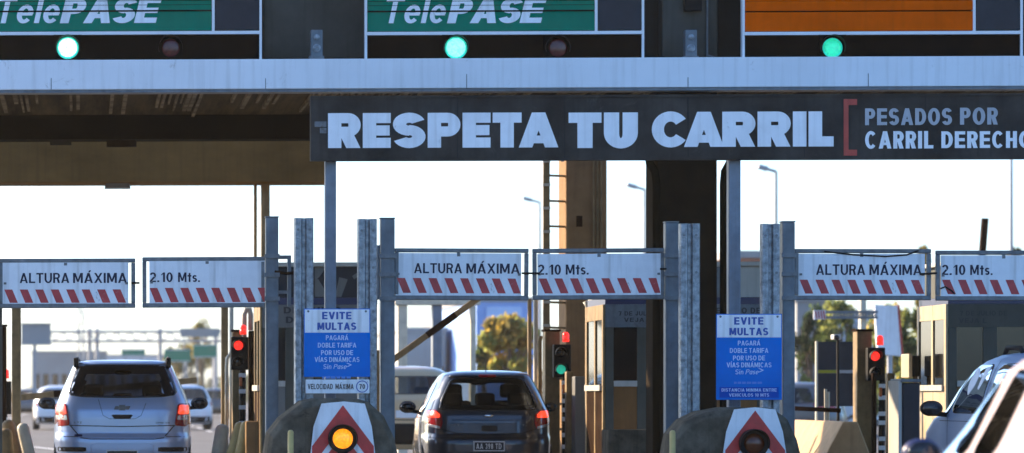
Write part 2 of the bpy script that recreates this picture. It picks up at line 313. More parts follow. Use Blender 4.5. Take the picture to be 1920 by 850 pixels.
# ------------------------------------------------------------------ lettering: stroke built capitals
def glyph(ch, t, u):
    """list of quads strips in cap-height units, and advance width. t stem, u bar thickness"""
    acc = None
    base = {'Á':'A','Í':'I','Ñ':'N','É':'E'}.get(ch, ch)
    if base != ch: acc = ch
    P = []
    def rect(x0,y0,x1,y1): P.append([(x0,y0),(x1,y0),(x1,y1),(x0,y1)])
    def para(xa,ya,xb,yb,w): P.append([(xa,ya),(xa+w,ya),(xb+w,yb),(xb,yb)])
    def arc(cx,cy,rx,ry,a0,a1,tx=t,ty=u,n=14,e=1.0):
        ro = []
        for k in range(n+1):
            a = R(a0+(a1-a0)*k/n); c, s = math.cos(a), math.sin(a)
            ro.append(((cx+rx*c, cy+ry*s), (cx+max(rx-tx,0.01)*c, cy+max(ry-ty,0.01)*s)))
        for k in range(n): P.append([ro[k][0], ro[k+1][0], ro[k+1][1], ro[k][1]])
    W = 0.62; hv = t > .3
    if base == 'I': rect(0,0,t,1); W = t
    elif base == 'L': W = 0.52+t*0.4; rect(0,0,t,1); rect(t,0,W,u)
    elif base == 'T': W = 0.56+t*0.6; rect(0,1-u,W,1); rect(W/2-t/2,0,W/2+t/2,1-u)
    elif base in 'EF':
        W = 0.50+t*0.7; rect(0,0,t,1); rect(t,1-u,W,1); rect(t,0.5-u/2,W*0.96,0.5+u/2)
        if base == 'E': rect(t,0,W,u)
    elif base == 'H': W = 0.62+t*0.4; rect(0,0,t,1); rect(W-t,0,W,1); rect(t,0.5-u/2,W-t,0.5+u/2)
    elif base in 'PRB':
        W = .88 if hv else 0.54+t*0.6; lo = 0.5-u*0.62; h = 1-lo; r = h/2
        rect(0,0,t,1); rect(t,1-u,W-r,1); rect(t,lo,W-r,lo+u); arc(W-r,lo+r,r,r,-90,90)
        if base == 'R': para(W-t*1.08,0,W-t*1.45-0.06,lo+u*0.35,t*1.06)
        if base == 'B': r2 = (lo+u)/2; rect(t,0,W-r2,u); arc(W-r2,r2,r2*1.05,r2,-90,90)
    elif base == 'D': W = 0.60+t*0.6; r = W*0.55; rect(0,0,t,1); rect(t,0,W-r,u); rect(t,1-u,W-r,1); arc(W-r,0.5,r,0.5,-90,90)
    elif base == 'O': W = 0.68+t*0.55; arc(W/2,0.5,W/2,0.515,0,360,n=32)
    elif base == '0': W = 0.46+t*0.6; arc(W/2,0.5,W/2,0.51,0,360,n=28)
    elif base in 'CG':
        W = 1.0 if hv else 0.64+t*0.55; arc(W/2,0.5,W/2,0.515,36 if hv else 42,324 if hv else 318,tx=t*.9,n=28)
        if base == 'G': rect(W*0.55,0.36,W,0.36+u); rect(W-t,0.08,W,0.36)
    elif base == 'U': W = 0.62+t*0.5; r = W/2; rect(0,0.42,t,1); rect(W-t,0.42,W,1); arc(W/2,0.42,r,0.435,180,360)
    elif base == 'J': W = 0.42+t*0.5; rect(W-t,0.3,W,1); arc(W/2,0.3,W/2,0.31,170,360)
    elif base == 'S':
        W = .88 if hv else 0.54+t*0.6; h = (1+u)/4
        arc(W/2,1-h,W/2,h+0.008,22,270,n=18); arc(W/2,h,W/2,h+0.008,-158,90,n=18)
    elif base == 'A':
        W = 1.06 if hv else 0.62+t*0.85; para(0,0,W/2-t/2,1,t); para(W-t,0,W/2-t/2,1,t); rect(t*0.9,0.12 if hv else .2,W-t*0.9,.34 if hv else 0.2+u*0.8)
    elif base == 'V': W = 0.60+t*0.85; para(W/2-t/2,0,0,1,t); para(W/2-t/2,0,W-t,1,t)
    elif base == 'Y': W = 0.60+t*0.7; rect(W/2-t/2,0,W/2+t/2,0.45); para(W/2-t/2,0.4,0,1,t); para(W/2-t/2,0.4,W-t,1,t)
    elif base == 'X': W = 0.60+t*0.7; para(0,0,W-t,1,t); para(W-t,0,0,1,t)
    elif base == 'M':
        W = 0.72+t*0.8; rect(0,0,t,1); rect(W-t,0,W,1); para(W/2-t*0.45,0.12,t*0.3,1,t*0.9); para(W/2-t*0.45,0.12,W-t*1.2,1,t*0.9)
    elif base == 'N': W = 0.62+t*0.5; rect(0,0,t,1); rect(W-t,0,W,1); para(W-t*1.15,0,t*0.15,1,t)
    elif base == 'Z': W = 0.54+t*0.5; rect(0,0,W,u); rect(0,1-u,W,1); para(0,u*0.9,W-t*1.3,1-u*0.9,t*1.3)
    elif base == '1': W = 0.30+t*0.5; rect(W-t,0,W,1); para(0,0.72,W-t,0.98,t*0.6)
    elif base == '2': W = 0.46+t*0.5; rect(0,0,W,u); arc(W/2,0.70,W/2,0.31,-30,165); para(0,u*0.9,W-t*1.25,0.56,t*1.15)
    elif base == '3': W = 0.46+t*0.5; h = (1+u)/4; arc(W/2,1-h,W/2,h,-90,160); arc(W/2,h,W/2,h,-160,90)
    elif base == '7': W = 0.46+t*0.5; rect(0,1-u,W,1); para(W*0.22,0,W-t*1.1,1-u*0.9,t*1.1)
    elif base == '8': W = 0.46+t*0.5; h = (1+u)/4; arc(W/2,1-h,W/2*0.92,h,0,360,n=22); arc(W/2,h,W/2,h,0,360,n=22)
    elif base == '9': W = 0.46+t*0.5; h = 0.31; arc(W/2,1-h,W/2,h,0,360,n=22); para(W*0.25,0,W-t*1.15,0.62,t)
    elif base == '-': W = 0.34; rect(0,0.42,W,0.42+u)
    elif base == '.': W = t*1.05; rect(0,0,t,u*1.1)
    elif base == '>': W = 0.5; para(W-t,0.5,0,0.9,t); para(0,0.1,W-t,0.5,t)
    elif base == 'l': W = t; rect(0,0,t,1.03)
    elif base == 'i': W = t; rect(0,0,t,0.72); rect(0,0.84,t,1.0)
    elif base == 't': W = 0.30+t*0.5; rect(W*0.3,0,W*0.3+t,0.94); rect(0,0.72-u,W,0.72)
    elif base == 'e': W = 0.50+t*0.4; arc(W/2,0.36,W/2,0.37,0,318,n=24); rect(t*0.8,0.36-u*0.4,W-t*0.1,0.36+u*0.4)
    elif base == 's': W = 0.40+t*0.4; h = (0.72+u)/4; arc(W/2,0.72-h,W/2,h,25,270); arc(W/2,h,W/2,h,-155,90)
    elif base == 'a': W = 0.48+t*0.4; arc(W/2,0.36,W/2,0.37,0,360,n=22); rect(W-t,0,W,0.72)
    elif base == 'n': W = 0.46+t*0.4; rect(0,0,t,0.72); arc(W/2,0.40,W/2,0.33,0,180); rect(W-t,0,W,0.40)
    else: W = 0.36
    if acc:
        if acc == 'Ñ': rect(W*0.2,1.08,W*0.8,1.16)
        else: para(W*0.45,1.06,W*0.6,1.26,t*0.85)
    return P, W

def letter_mesh(mb, text, x0, y0, x1, y1, D, t=0.2, u=None, gap=0.16, space=0.42, shear=0.0, mi=0, fit=True):
    """lettering filling the photo rectangle (cap height y0..y1) on plane Y=D, facing the camera"""
    u = u if u else t*0.86
    items = []; cx = 0.0
    for ch in text:
        if ch == ' ': cx += space; continue
        P, W = glyph(ch, t, u)
        if t > .3 and ch == 'A' and items: cx -= .13
        items.append((P, cx)); cx += (W*.93 if t > .3 and ch == 'C' else W)+gap-(.10 if t > .3 and ch == 'A' else 0)
    tot = cx-gap
    A = at(x0, y1, D); B = at(x1, y0, D)
    sx = (B.x-A.x)/tot; sz = B.z-A.z
    k = 0
    for P, ox in items:
        for q in P:
            k += 1
            d = D-0.0002*(k % 9)
            pts = [(A.x+(ox+p[0]+shear*p[1])*sx, d, A.z+p[1]*sz) for p in q]
            ar = sum(pts[i][0]*pts[(i+1) % len(pts)][2]-pts[(i+1) % len(pts)][0]*pts[i][2] for i in range(len(pts)))
            if ar < 0: pts.reverse()
            mb.face(pts, mi)
    return mb
def letters(text, x0, y0, x1, y1, D, m, parent, name='lettering', **kw):
    mb = MB(); letter_mesh(mb, text, x0, y0, x1, y1, D, **kw); return mb.build(name, m, parent)

# ------------------------------------------------------------------ setting: ground, road, islands
def struct(name, mb, m, **kw):
    o = mb.build(name, m, None, **kw); o['kind'] = 'structure'; return o
g = MB(); g.box(-600, 600, -30, 690, -0.5, 0.0); struct('ground', g, 'asphalt')
g = MB(); g.face([(-60,-20,.004),(60,-20,.004),(60,680,.004),(-60,680,.004)]); struct('road', g, 'asphalt_old')
g = MB()
for x in (-7.1, -3.4, 0.6, 4.2, 8.0, 11.8):
    for k in range(24):
        y = 62+k*9.0; g.face([(x-.07,y,.008),(x+.07,y,.008),(x+.07,y+4,.008),(x-.07,y+4,.008)])
for x in (-8.0, -3.0, 1.6):
    g.face([(x,58,.0082),(x+.15,58,.0082),(x-4.2,86,.0082),(x-4.35,86,.0082)])
g.face([(-14,60.2,.0078),(14,60.2,.0078),(14,60.5,.0078),(-14,60.5,.0078)])
struct('road_markings', g, 'road_paint')
PITCH = 4.24
IS = [1.97-PITCH, 1.97, 6.2, 10.45]        # left edge of each island
for i, x in enumerate(IS):
    g = MB(); g.box(x-0.02, x+1.38, 33.6, 50, 0.0, 0.15); struct('kerb_island', g, 'kerb_stone', bevel=0.03)

# ------------------------------------------------------------------ toll canopy
XL, XR = -6.0, 17.5
can = thing('toll_canopy', 'wide toll plaza roof with a pale blue white front edge over all lanes', 'canopy', (5, 37.2, 0))
D0 = 37.2
zt, zb = az(109, D0), az(165, D0)
b = MB(); b.box(XL, XR, D0, D0+0.28, zb, zt); b.build('fascia', 'fascia_white', can, bevel=0.006)
b = MB(); b.box(XL, XR, D0+0.012, D0+0.24, zb-0.035, zb-0.002); b.build('drip_edge', 'painted_steel', can)
b = MB()
for x in (96, 498, 875, 1290, 1628):
    X = ax(x, D0); b.box(X-.004, X+.004, D0-.003, D0+.01, zb, zb+.30*random.uniform(.35, .6))
b.build('panel_joint', 'frame_grey', can)
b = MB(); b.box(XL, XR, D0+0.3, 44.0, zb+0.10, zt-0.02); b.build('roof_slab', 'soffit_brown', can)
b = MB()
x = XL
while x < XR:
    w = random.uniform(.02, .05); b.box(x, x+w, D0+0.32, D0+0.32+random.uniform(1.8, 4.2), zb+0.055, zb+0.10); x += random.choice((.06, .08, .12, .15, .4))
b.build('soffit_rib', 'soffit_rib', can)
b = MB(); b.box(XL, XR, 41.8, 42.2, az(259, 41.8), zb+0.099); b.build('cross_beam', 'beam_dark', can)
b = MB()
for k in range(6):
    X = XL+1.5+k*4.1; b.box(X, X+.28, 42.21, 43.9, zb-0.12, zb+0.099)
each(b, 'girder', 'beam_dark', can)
b = MB(); b.box(XL, XR, 38.25, 38.6, zt-0.02, 8.3); b.build('parapet_wall', 'parapet', can)  # real wall low down; unseen upper height added to keep sun off the van
for x0, x1 in ((494, 686), (1241, 1346)):
    b = MB(); b.pbox(x0, -500, x1, 110, 38.0, 0.25); b.build('pier', 'pier_grey', can, bevel=0.02)
b = MB(); b.pbox(1284, -40, 1316, 20, 37.9, 0.09); b.build('junction_box', 'black_plastic', can)
b = MB(); b.tube([at(1326,-80,37.97), at(1326,108,37.97)], 0.012); b.tube([at(1326,104,37.97), at(1338,108,37.95), at(1350,112,37.9)], 0.014); b.build('conduit', 'frame_grey', can)
# small bits hung under the roof behind the message sign
b = MB(); b.pbox(1012, 186, 1180, 210, 39.2, 0.2); b.build('cable_tray', 'booth_grey', can)
b = MB(); b.tube([at(1045,214,38.9), at(1045,300,38.9)], .02); b.build('hanger_rod', 'frame_grey', can)
b = MB(); b.pbox(200, 263, 256, 275, 41.6, 0.12); b.build('lamp_housing', 'post_brown', can)

for x, lab in ((594, 'blue grey loudspeaker box standing on the roof edge right of the left green sign'), (1296, 'blue grey loudspeaker box standing on the roof edge left of the orange sign')):
    t = thing('loudspeaker', lab, 'loudspeaker', (ax(x, 37.5), 37.5, zt), group='loudspeakers on the roof edge')
    b = MB(); b.pbox(x-11, 56, x+11, 108, 37.4, 0.14); b.build('cabinet', 'painted_steel', t, bevel=0.008)
    b = MB(); b.disc(at(x, 70, 37.39), .035, dome=.01); b.disc(at(x, 90, 37.39), .045, dome=.01); each(b, 'cone', 'galvanised', t)
    b = MB(); b.pbox(x-14, 105, x+14, 112, 37.36, 0.2); b.build('bracket', 'frame_grey', t)

# lane signs over the roof edge
def lane_sign(x0, x1, xd, panel, text, gx, glens, rx, label, ybot=62):
    D = 37.5
    t = thing('lane_sign', label, 'lane sign', (ax((x0+x1)/2, D), D, zt), group='lane signs above the roof edge')
    b = MB()
    for ya, yb in ((-130,-84), (-82,-38), (-36,1.5), (2.5,19.5), (22.5,ybot-4)):
        b.pbox(x0+5, ya, xd-3, yb, D, 0.06)
    b.build('panel', panel, t)
    b = MB(); b.pbox(x0+4, -132, x1-4, ybot-3, D+0.062, 0.05); b.build('backing', 'strip_black', t)
    b = MB(); b.pbox(xd+4, -130, x1-4, ybot-6, D, 0.06); b.build('display', 'display_black', t)
    b = MB(); b.pbox(x0+4, ybot+4, x1-4, 112, D+0.01, 0.1); b.build('lamp_strip', 'strip_black', t)
    b = MB()
    b.pbox(x0, -134, x0+4.5, 112, D-0.02, 0.1); b.pbox(x1-4.5, -134, x1, 112, D-0.02, 0.1)
    b.pbox(x0+4.7, ybot-3, x1-4.7, ybot+3, D-0.018, 0.09); b.pbox(xd-2.5, -134, xd+2.5, ybot-3.3, D-0.016, 0.08)
    b.build('frame', 'white_paint', t)
    if text:
        letters('Tele', text[0], -4, text[1], 44, D-0.004, 'letter_white', t, t=0.18, u=0.15, gap=0.09, shear=0.2)
        letters('PASE', text[2], -4, text[3], 44, D-0.004, 'letter_white', t, t=0.28, u=0.21, gap=0.03, shear=0.2)
        b = MB()
        for ya, yb in ((1.5, 2.5), (19.5, 22.5), (9.6, 10.4)): b.pbox(x0+6, ya, xd-4, yb, D-0.008, 0.002)
        b.build('louvre_line', 'strip_black', t)
    r = 21/(F/D)
    for x, lens, nm in ((gx, glens, 'green_lamp'), (rx, 'lens_red_off', 'red_lamp')):
        if x is None: continue
        b = MB(); b.pbox(x-26, ybot+3.5, x+26, 111, D-0.02, 0.028); q = b.build(nm, 'strip_black', t)
        lit = nm == 'green_lamp'; k = (.88 if glens == 'lens_green_deep' else 1.0) if lit else .8
        b = MB(); b.disc(at(x, 90, D-0.023), r*k, depth=0.0029, dome=0.012); b.build('lens', 'lens_green_rim' if lit else lens, q, smooth=True)
        if lit: b = MB(); b.disc(at(x, 89.5, D-0.037), r*k*.84, depth=0.01, dome=0.02); b.build('lamp_core', lens, q, smooth=True)
        b = MB(); b.visor(at(x, 90, D-0.021), r*1.06, 0.11); b.build('visor', 'black_plastic', q)
lane_sign(-32, 491, 400, 'sign_green', (-12, 108, 112, 292), 127, 'lens_green', 320, 'green lane sign at the left edge with the brightest, almost white, green lamp')
lane_sign(684, 1208, 1118, 'sign_green', (716, 832, 838, 1014), 855, 'lens_green_pale', 1046, 'middle green lane sign between the two grey piers')
lane_sign(1392, 1918, 1827, 'sign_orange', None, 1561, 'lens_green_deep', None, 'orange lane sign without writing and with one dim green lamp')

# the canopy piers under the roof
t = thing('concrete_column', 'dark concrete column between two drain pipes behind the second blue notice', 'column', (ax(1285,38.2), 38.2, 0), group='columns under the toll roof')
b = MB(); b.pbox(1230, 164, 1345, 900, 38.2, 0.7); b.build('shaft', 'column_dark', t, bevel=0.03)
for sx, pts in ((1, ((1216,290),(1218,306),(1228,322),(1231,345),(1231,900))), (-1, ((1372,290),(1368,306),(1359,322),(1357,345),(1357,900)))):
    b = MB(); b.tube([at(px, py, 38.05) for px, py in pts], 0.045, 12); each(b, 'drain_pipe', 'beam_dark', t, smooth=True)
t = thing('concrete_column', 'tan concrete column with a sunlit left edge and a ladder beside it', 'column', (ax(1092,46), 46.3, 0), group='columns under the toll roof')
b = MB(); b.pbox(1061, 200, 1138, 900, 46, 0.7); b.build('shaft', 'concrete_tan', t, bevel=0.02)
b = MB()
for x in (1113, 1120, 1127): b.tube([at(x, 300, 45.96), at(x+2, 900, 45.96)], .014)
each(b, 'cable', 'post_tan', t)
b = MB(); b.pbox(1082, 405, 1092, 425, 45.93, 0.06); b.build('outlet_box', 'post_brown', t)
t = thing('ladder', 'narrow tan service ladder fixed left of the tan concrete column', 'ladder', (ax(1026,45.8), 45.8, 0))
b = MB(); b.pbox(1019, 240, 1031, 900, 45.8, 0.06); b.build('rail', 'post_tan', t)
b = MB()
for k in range(14): y = 282+k*47.5; b.tube([at(1031,y,45.83), at(1062,y+1,46.1)], .016)
each(b, 'rung', 'post_tan', t)
b = MB()
for k in range(14): y = 300+k*44; b.pbox(1018, y, 1032, y+5, 45.77, 0.025)
b.build('bracket', 'post_cream', t)

# brown gantry over the left lane, behind the canopy
t = thing('lane_gantry', 'brown boxed gantry spanning the left lane behind the toll roof', 'gantry', (ax(490,50), 50, 0))
b = MB(); b.box(-9, ax(624,50), 50, 50.9, az(341,50,600), az(261,50,600)); b.build('beam', 'beam_brown', t, bevel=0.01)
b = MB(); b.pbox(476, 339, 482, 900, 50.6, .07); b.pbox(490, 339, 506, 900, 50.3, .16); each(b, 'post', 'post_tan', t)
b = MB()
q = [at(200,341,50.2), at(241,341,50.2), at(245,352,50.2), at(196,352,50.2)]
b.prism([(p.x, p.z) for p in q], 50.2, 50.6); b.build('light_fitting', 'booth_grey', t)

# message sign
Ds = 34.6
t = thing('message_sign', 'long dark overhead sign reading RESPETA TU CARRIL on two pale posts', 'sign', (ax(1000,Ds), Ds, 0))
b = MB(); b.box(ax(582,Ds), ax(2140,Ds), Ds, Ds+0.10, az(301,Ds), az(179,Ds)); each(b, 'panel', 'charcoal_panel', t, bevel=0.006)
b = MB(); b.box(ax(582,Ds), ax(2140,Ds), Ds-.015, Ds-.001, az(301,Ds), az(297,Ds)); b.box(ax(582,Ds), ax(2140,Ds), Ds-.015, Ds-.001, az(183,Ds), az(179,Ds)); b.build('edge_trim', 'charcoal_panel', t)
b = MB()
for x in (858, 1058, 1290, 1508, 1735): X = ax(x, Ds); b.box(X-.004, X+.004, Ds-.0035, Ds-.001, az(297,Ds), az(183,Ds))
b.build('panel_joint', 'seam', t)
letters('RESPETA', 615, 211, 1040, 278, Ds-.006, 'letter_white', t, t=0.36, u=0.29, gap=0.055)
letters('TU', 1066, 211, 1196, 278, Ds-.006, 'letter_white', t, t=0.36, u=0.29, gap=0.055)
letters('CARRIL', 1222, 209, 1563, 276, Ds-.006, 'letter_white', t, t=0.36, u=0.29, gap=0.055)
letters('PESADOS', 1622, 203, 1785, 235, Ds-.006, 'letter_grey', t, t=0.27, u=0.19, gap=0.13)
letters('POR', 1800, 202, 1871, 234, Ds-.006, 'letter_grey', t, t=0.27, u=0.19, gap=0.13)
letters('CARRIL', 1622, 246, 1750, 279, Ds-.006, 'letter_white', t, t=0.27, u=0.19, gap=0.13)
letters('DERECHO', 1765, 246, 1934, 278, Ds-.006, 'letter_white', t, t=0.27, u=0.19, gap=0.13)
b = MB(); b.pbox(1582, 186, 1591, 292, Ds-.008, .004); b.pbox(1591.2, 186, 1607, 197, Ds-.008, .004); b.pbox(1591.2, 281, 1607, 292, Ds-.008, .004); b.build('red_bracket', 'bracket_red', t)
b = MB(); b.pbox(590, 228, 612, 238, Ds-.012, .009); b.pbox(600, 240, 612, 250, Ds-.012, .009); each(b, 'bracket_plate', 'frame_grey', t)
for x0, x1 in ((611, 632), (1370, 1393)):
    b = MB(); b.box(ax(x0,Ds), ax(x1,Ds), Ds+.11, Ds+.23, 0.15, az(190,Ds)); each(b, 'post', 'pole_grey', t, bevel=.012)
b = MB(); b.pbox(1052, 300, 1058, 303, Ds, .02); each(b, 'clip', 'frame_grey', t)

# ------------------------------------------------------------------ height limit barriers
Dg = 35.0
def gate_post(x0, x1, ytop, label, side):
    t = thing('gate_post', label, 'post', (ax((x0+x1)/2,Dg), Dg, 0.0), group='square posts of the height barriers')
    b = MB(); b.box(ax(x0,Dg), ax(x1,Dg), Dg-.02, Dg+.11, 0.15, az(ytop,Dg)); b.build('tube', 'painted_steel', t, bevel=.012)
    b = MB(); b.box(ax(x0,Dg)-.004, ax(x1,Dg)+.004, Dg-.024, Dg+.114, az(ytop,Dg), az(ytop,Dg)+.012); b.build('cap', 'frame_grey', t)
    xs = x1-4 if side > 0 else x0+4
    b = MB()
    for y in (480, 515, 560): b.box(ax(x0,Dg)-.012, ax(x1,Dg)+.012, Dg-.045, Dg-.021, az(y+4,Dg), az(y-4,Dg))
    each(b, 'clamp', 'frame_grey', t)
    if label.startswith('square steel post right of the left'):
        b = MB(); b.pbox(x0-6, 460, x0-1, 562, Dg+.02, .07); b.build('side_plate', 'painted_steel', t)
gate_post(498, 522, 407, 'square steel post at the right end of the left height barrier', 1)
gate_post(713, 740, 410, 'square steel post right of the left blue notice, holding the middle ALTURA frame', -1)
gate_post(1247, 1272, 418, 'square steel post at the right end of the middle height barrier', 1)
gate_post(1466, 1490, 418, 'square steel post right of the second blue notice, holding the right ALTURA frame', -1)
gate_post(-22, -3, 410, 'square steel post at the far left edge holding the left ALTURA frame', -1)

def guard_rail_post(x0, x1, ytop, label):
    D = 34.25
    t = thing('guard_post', label, 'post', (ax((x0+x1)/2,D), D, 0), group='upright galvanised guard beams on the islands')
    X0, X1 = ax(x0,D), ax(x1,D); w = X1-X0; z1 = az(ytop,D)
    prof = [(0,.09),(0,.02),(.06,.0),(.36,.0),(.43,.045),(.57,.045),(.64,.0),(.94,.0),(1,.02),(1,.09)]
    prof2 = [(1-.012/w,.09),(1-.02/w,.03),(.92,.012),(.66,.012),(.58,.057),(.42,.057),(.34,.012),(.08,.012),(.02/w,.03),(.012/w,.09)]
    ring = [(X0+u*w, D+v) for u, v in prof+prof2]
    b = MB(); b.grid([[(p[0],p[1],0.15) for p in ring], [(p[0],p[1],z1) for p in ring]], True, 0, True, True); b.build('beam', 'galvanised', t)
    b = MB()
    for z in (z1-.12, z1-.5, z1-.95, z1-1.4): b.disc((X0+w*.2, D-.008, z), .014, 8, .008); b.disc((X0+w*.8, D-.008, z), .014, 8, .008)
    each(b, 'bolt', 'frame_grey', t)
guard_rail_post(552, 588, 408, 'galvanised grooved guard beam standing left of the first sign post')
guard_rail_post(671, 707, 410, 'galvanised grooved guard beam standing right of the first sign post')
guard_rail_post(1275, 1313, 420, 'galvanised grooved guard beam standing left of the second sign post')
guard_rail_post(1428, 1463, 421, 'galvanised grooved guard beam standing right of the second sign post')

def height_frame(fx0, fy0, fx1, fy1, px0, py0, px1, py1, words, tx, sy, label, st0, pitch, hinge, lock=None, extra=None):
    """words: (text, x0, x1)... lettering row tx=(y0,y1); stripes row sy=(y0,y1)"""
    D = Dg
    t = thing('height_frame', label, 'height barrier', (ax((fx0+fx1)/2,D), D, az(fy1,D)), group='swinging frames of the height barriers')
    t.rotation_euler = (0, R(random.uniform(-.35, .35)), 0)
    T = 8
    b = MB()
    b.pbox(fx0, fy0, fx1, fy0+T, D, .045); b.pbox(fx0, fy1-T-1, fx1, fy1, D, .045)
    b.pbox(fx0, fy0+T+.1, fx0+T, fy1-T-1.1, D+.001, .043); b.pbox(fx1-T, fy0+T+.1, fx1, fy1-T-1.1, D+.001, .043)
    b.build('frame', 'frame_grey', t, bevel=.008)
    b = MB(); b.pbox(px0, py0, px1, py1, D+.002, .012); p = b.build('panel', 'white_panel', t)
    for w, a, c in words: letters(w, a, tx[0], c, tx[1], D+.0005, 'ink_blue', p, t=0.185, u=0.15, gap=0.11)
    b = MB(); x = st0
    s = (sy[1]-sy[0])*0.42
    while x < px1:
        q = [(x, sy[0]), (x+15, sy[0]), (x+15+s, sy[1]), (x+s, sy[1])]
        def cl(v): return min(max(v, px0+.5), px1-.5)
        q = [(cl(a), c) for a, c in q]
        if max(a for a, c in q)-min(a for a, c in q) > 2:
            b.face([at(a, c, D+.0008) for a, c in (q[3], q[2], q[1], q[0])])
        x += pitch
    b.build('stripes', 'stripe_red', p)
    b = MB()
    m = (px0+px1)/2; b.pbox(m-3, fy0+T, m+3, py0+6, D+.0002, .018)
    for x in (px0+2, px1-6):
        b.pbox(x, (fy0+fy1)/2-2, x+5, (fy0+fy1)/2+2, D-.004, .03)
    each(b, 'clip', 'frame_grey', t)
    b = MB()
    xa = fx0 if hinge < 0 else fx1
    for y in (fy0+14, fy1-16): b.tube([at(xa+hinge*6, y-4, D+.02), at(xa+hinge*6, y+7, D+.02)], .018, 8)
    each(b, 'hinge', 'painted_steel', t)
    if lock:
        b = MB(); b.tube([at(lock[0], lock[1], D-.012), at(lock[2], lock[3], D-.012)], .011, 8); b.build('latch', 'black_plastic', t)
    if extra:
        b = MB(); b.tube([at(x, y, D-.004) for x, y in extra], .008, 6); each(b, 'cable', 'black_plastic', t)
height_frame(-2, 485, 254, 578, 5, 492, 241, 570, (('ALTURA', 37, 130), ('MÁXIMA', 137, 238)), (512, 531), (543, 568), 'left lane ALTURA MÁXIMA frame with white panel and red stripes', 8, 29, -1, (246, 531, 262, 531))
height_frame(267, 482, 497, 577, 280, 489, 497, 569, (('2.10', 281, 324), ('Mts.', 334, 375)), (511, 529), (540, 567), 'left lane 2.10 Mts. frame with white panel and red stripes', 280, 29, 1)
height_frame(740, 466, 991, 563, 742, 475, 977, 556, (('ALTURA', 776, 866), ('MÁXIMA', 874, 974)), (494, 513), (522, 550), 'middle lane ALTURA MÁXIMA frame with white panel and red stripes', 744, 29.6, -1, (978, 512, 1012, 512))
height_frame(999, 466, 1246, 562, 1008, 476, 1239, 556, (('2.10', 1009, 1052), ('Mts.', 1061, 1104)), (496, 515), (522, 550), 'middle lane 2.10 Mts. frame with white panel and red stripes', 1010, 29.4, 1, (1238, 505, 1250, 505))
height_frame(1490, 467, 1746, 563, 1497, 476, 1734, 557, (('ALTURA', 1530, 1622), ('MÁXIMA', 1630, 1728)), (496, 516), (525, 551), 'right lane ALTURA MÁXIMA frame with white panel, red stripes and a hanging cable', 1499, 29.8, -1, (1726, 514, 1756, 512), [(1545,472),(1600,478),(1660,481),(1700,478),(1722,470)])
height_frame(1755, 470, 2010, 564, 1764, 479, 2000, 558, (('2.10', 1766, 1810), ('Mts.', 1819, 1861)), (497, 516), (525, 552), 'right lane 2.10 Mts. frame cut by the picture edge, with red stripes', 1766, 29.8, 1, None, [(1763,542),(1772,538),(1785,546),(1790,552)])
# latch gear between left frame and guard beam
t = thing('gate_latch', 'small rusty bracket frame between the left height barrier post and the guard beam', 'latch', (ax(540,Dg), Dg, az(570,Dg)))
b = MB(); b.pbox(522, 479, 546, 486, Dg+.02, .04); b.pbox(539, 486, 546, 575, Dg+.02, .04); b.pbox(522, 545, 539, 551, Dg+.02, .03); b.build('bracket', 'frame_grey', t)
b = MB(); b.tube([at(515,510,Dg-.03), at(538,513,Dg-.03), at(560,511,Dg-.03)], .016, 8); b.ball(at(558,511,Dg-.03), .035); each(b, 'bolt', 'post_brown', t)

# ------------------------------------------------------------------ crash nose of each island, with chevron, lamp
def crash_nose(prof, chev, lamp, lit, label, lab2, lab3, base):
    D = 33.4
    xs = [p[0] for p in prof]; xm = (min(xs)+max(xs))/2
    pts = [at(x, y, D) for x, y in prof]
    b = MB(); rows = []
    for dy, sc in ((0.10, .90), (0.0, .97), (-0.02, 1.0)): pass
    cx = ax(xm, D)
    for dy, s in ((0.0, .93), (0.06, .985), (0.16, 1.0), (0.55, 1.0), (0.62, .97)):
        rows.append([(cx+(p.x-cx)*s, D+dy, max(0, p.z*(s if p.z > 0.2 else 1))) for p in pts])
    b.grid(rows, True, 0, True, True)
    o = single('crash_nose', b, 'concrete_dark', label, 'island nose', 'concrete noses of the toll islands', bevel=.01)
    # chevron board
    t = thing('chevron_board', lab2, 'chevron sign', (ax(xm,D), D-.04, 0.0), group='chevron boards on the island noses')
    b = MB(); q = [at(x, y, D-.05) for x, y in chev]; b.prism([(p.x, p.z) for p in q], D-.05, D-.03); p = b.build('board', 'white_panel', t)
    (ax0, ay0), hw, th = base
    b = MB()
    for k in range(2):
        y = ay0+k*54
        def lim(x, yy):      # clip to the tapering board
            zf = (yy-chev[0][1])/(chev[-1][1]-chev[0][1])
            return x
        for s in (-1, 1):
            dx = s*hw
            quad = [(ax0, y), (ax0+dx, y+hw*1.33), (ax0+dx*1.0, y+hw*1.33+th), (ax0, y+th)]
            pp = [at(a, c, D-.0525) for a, c in quad]
            if s < 0: pp = pp
            else: pp = list(reversed(pp))
            b.face(pp)
    b.build('chevron', 'chevron_red', p)
    t = thing('warning_lamp', lab3, 'warning lamp', (ax(lamp[0],D), D-.1, az(lamp[1]+60,D)), group='round warning lamps on the chevron boards')
    c = at(lamp[0], lamp[1], D-.12)
    b = MB(); b.disc(c+Vector((0,.02,0)), .145, depth=.06); b.build('housing', 'black_plastic', t, smooth=False)
    b = MB(); b.disc(c+Vector((0,.012,0)), 0.10 if lit else .10, depth=.005, dome=.035); b.build('lens', 'lens_amber' if lit else 'lens_amber_off', t, smooth=True)
    b = MB(); b.visor(c+Vector((0,.018,0)), .138, .11); b.build('visor', 'black_plastic', t)
    b = MB(); b.box(c.x-.05, c.x+.05, D-.10, D-.055, c.z-.5, c.z-.13); b.build('stem', 'black_plastic', t)
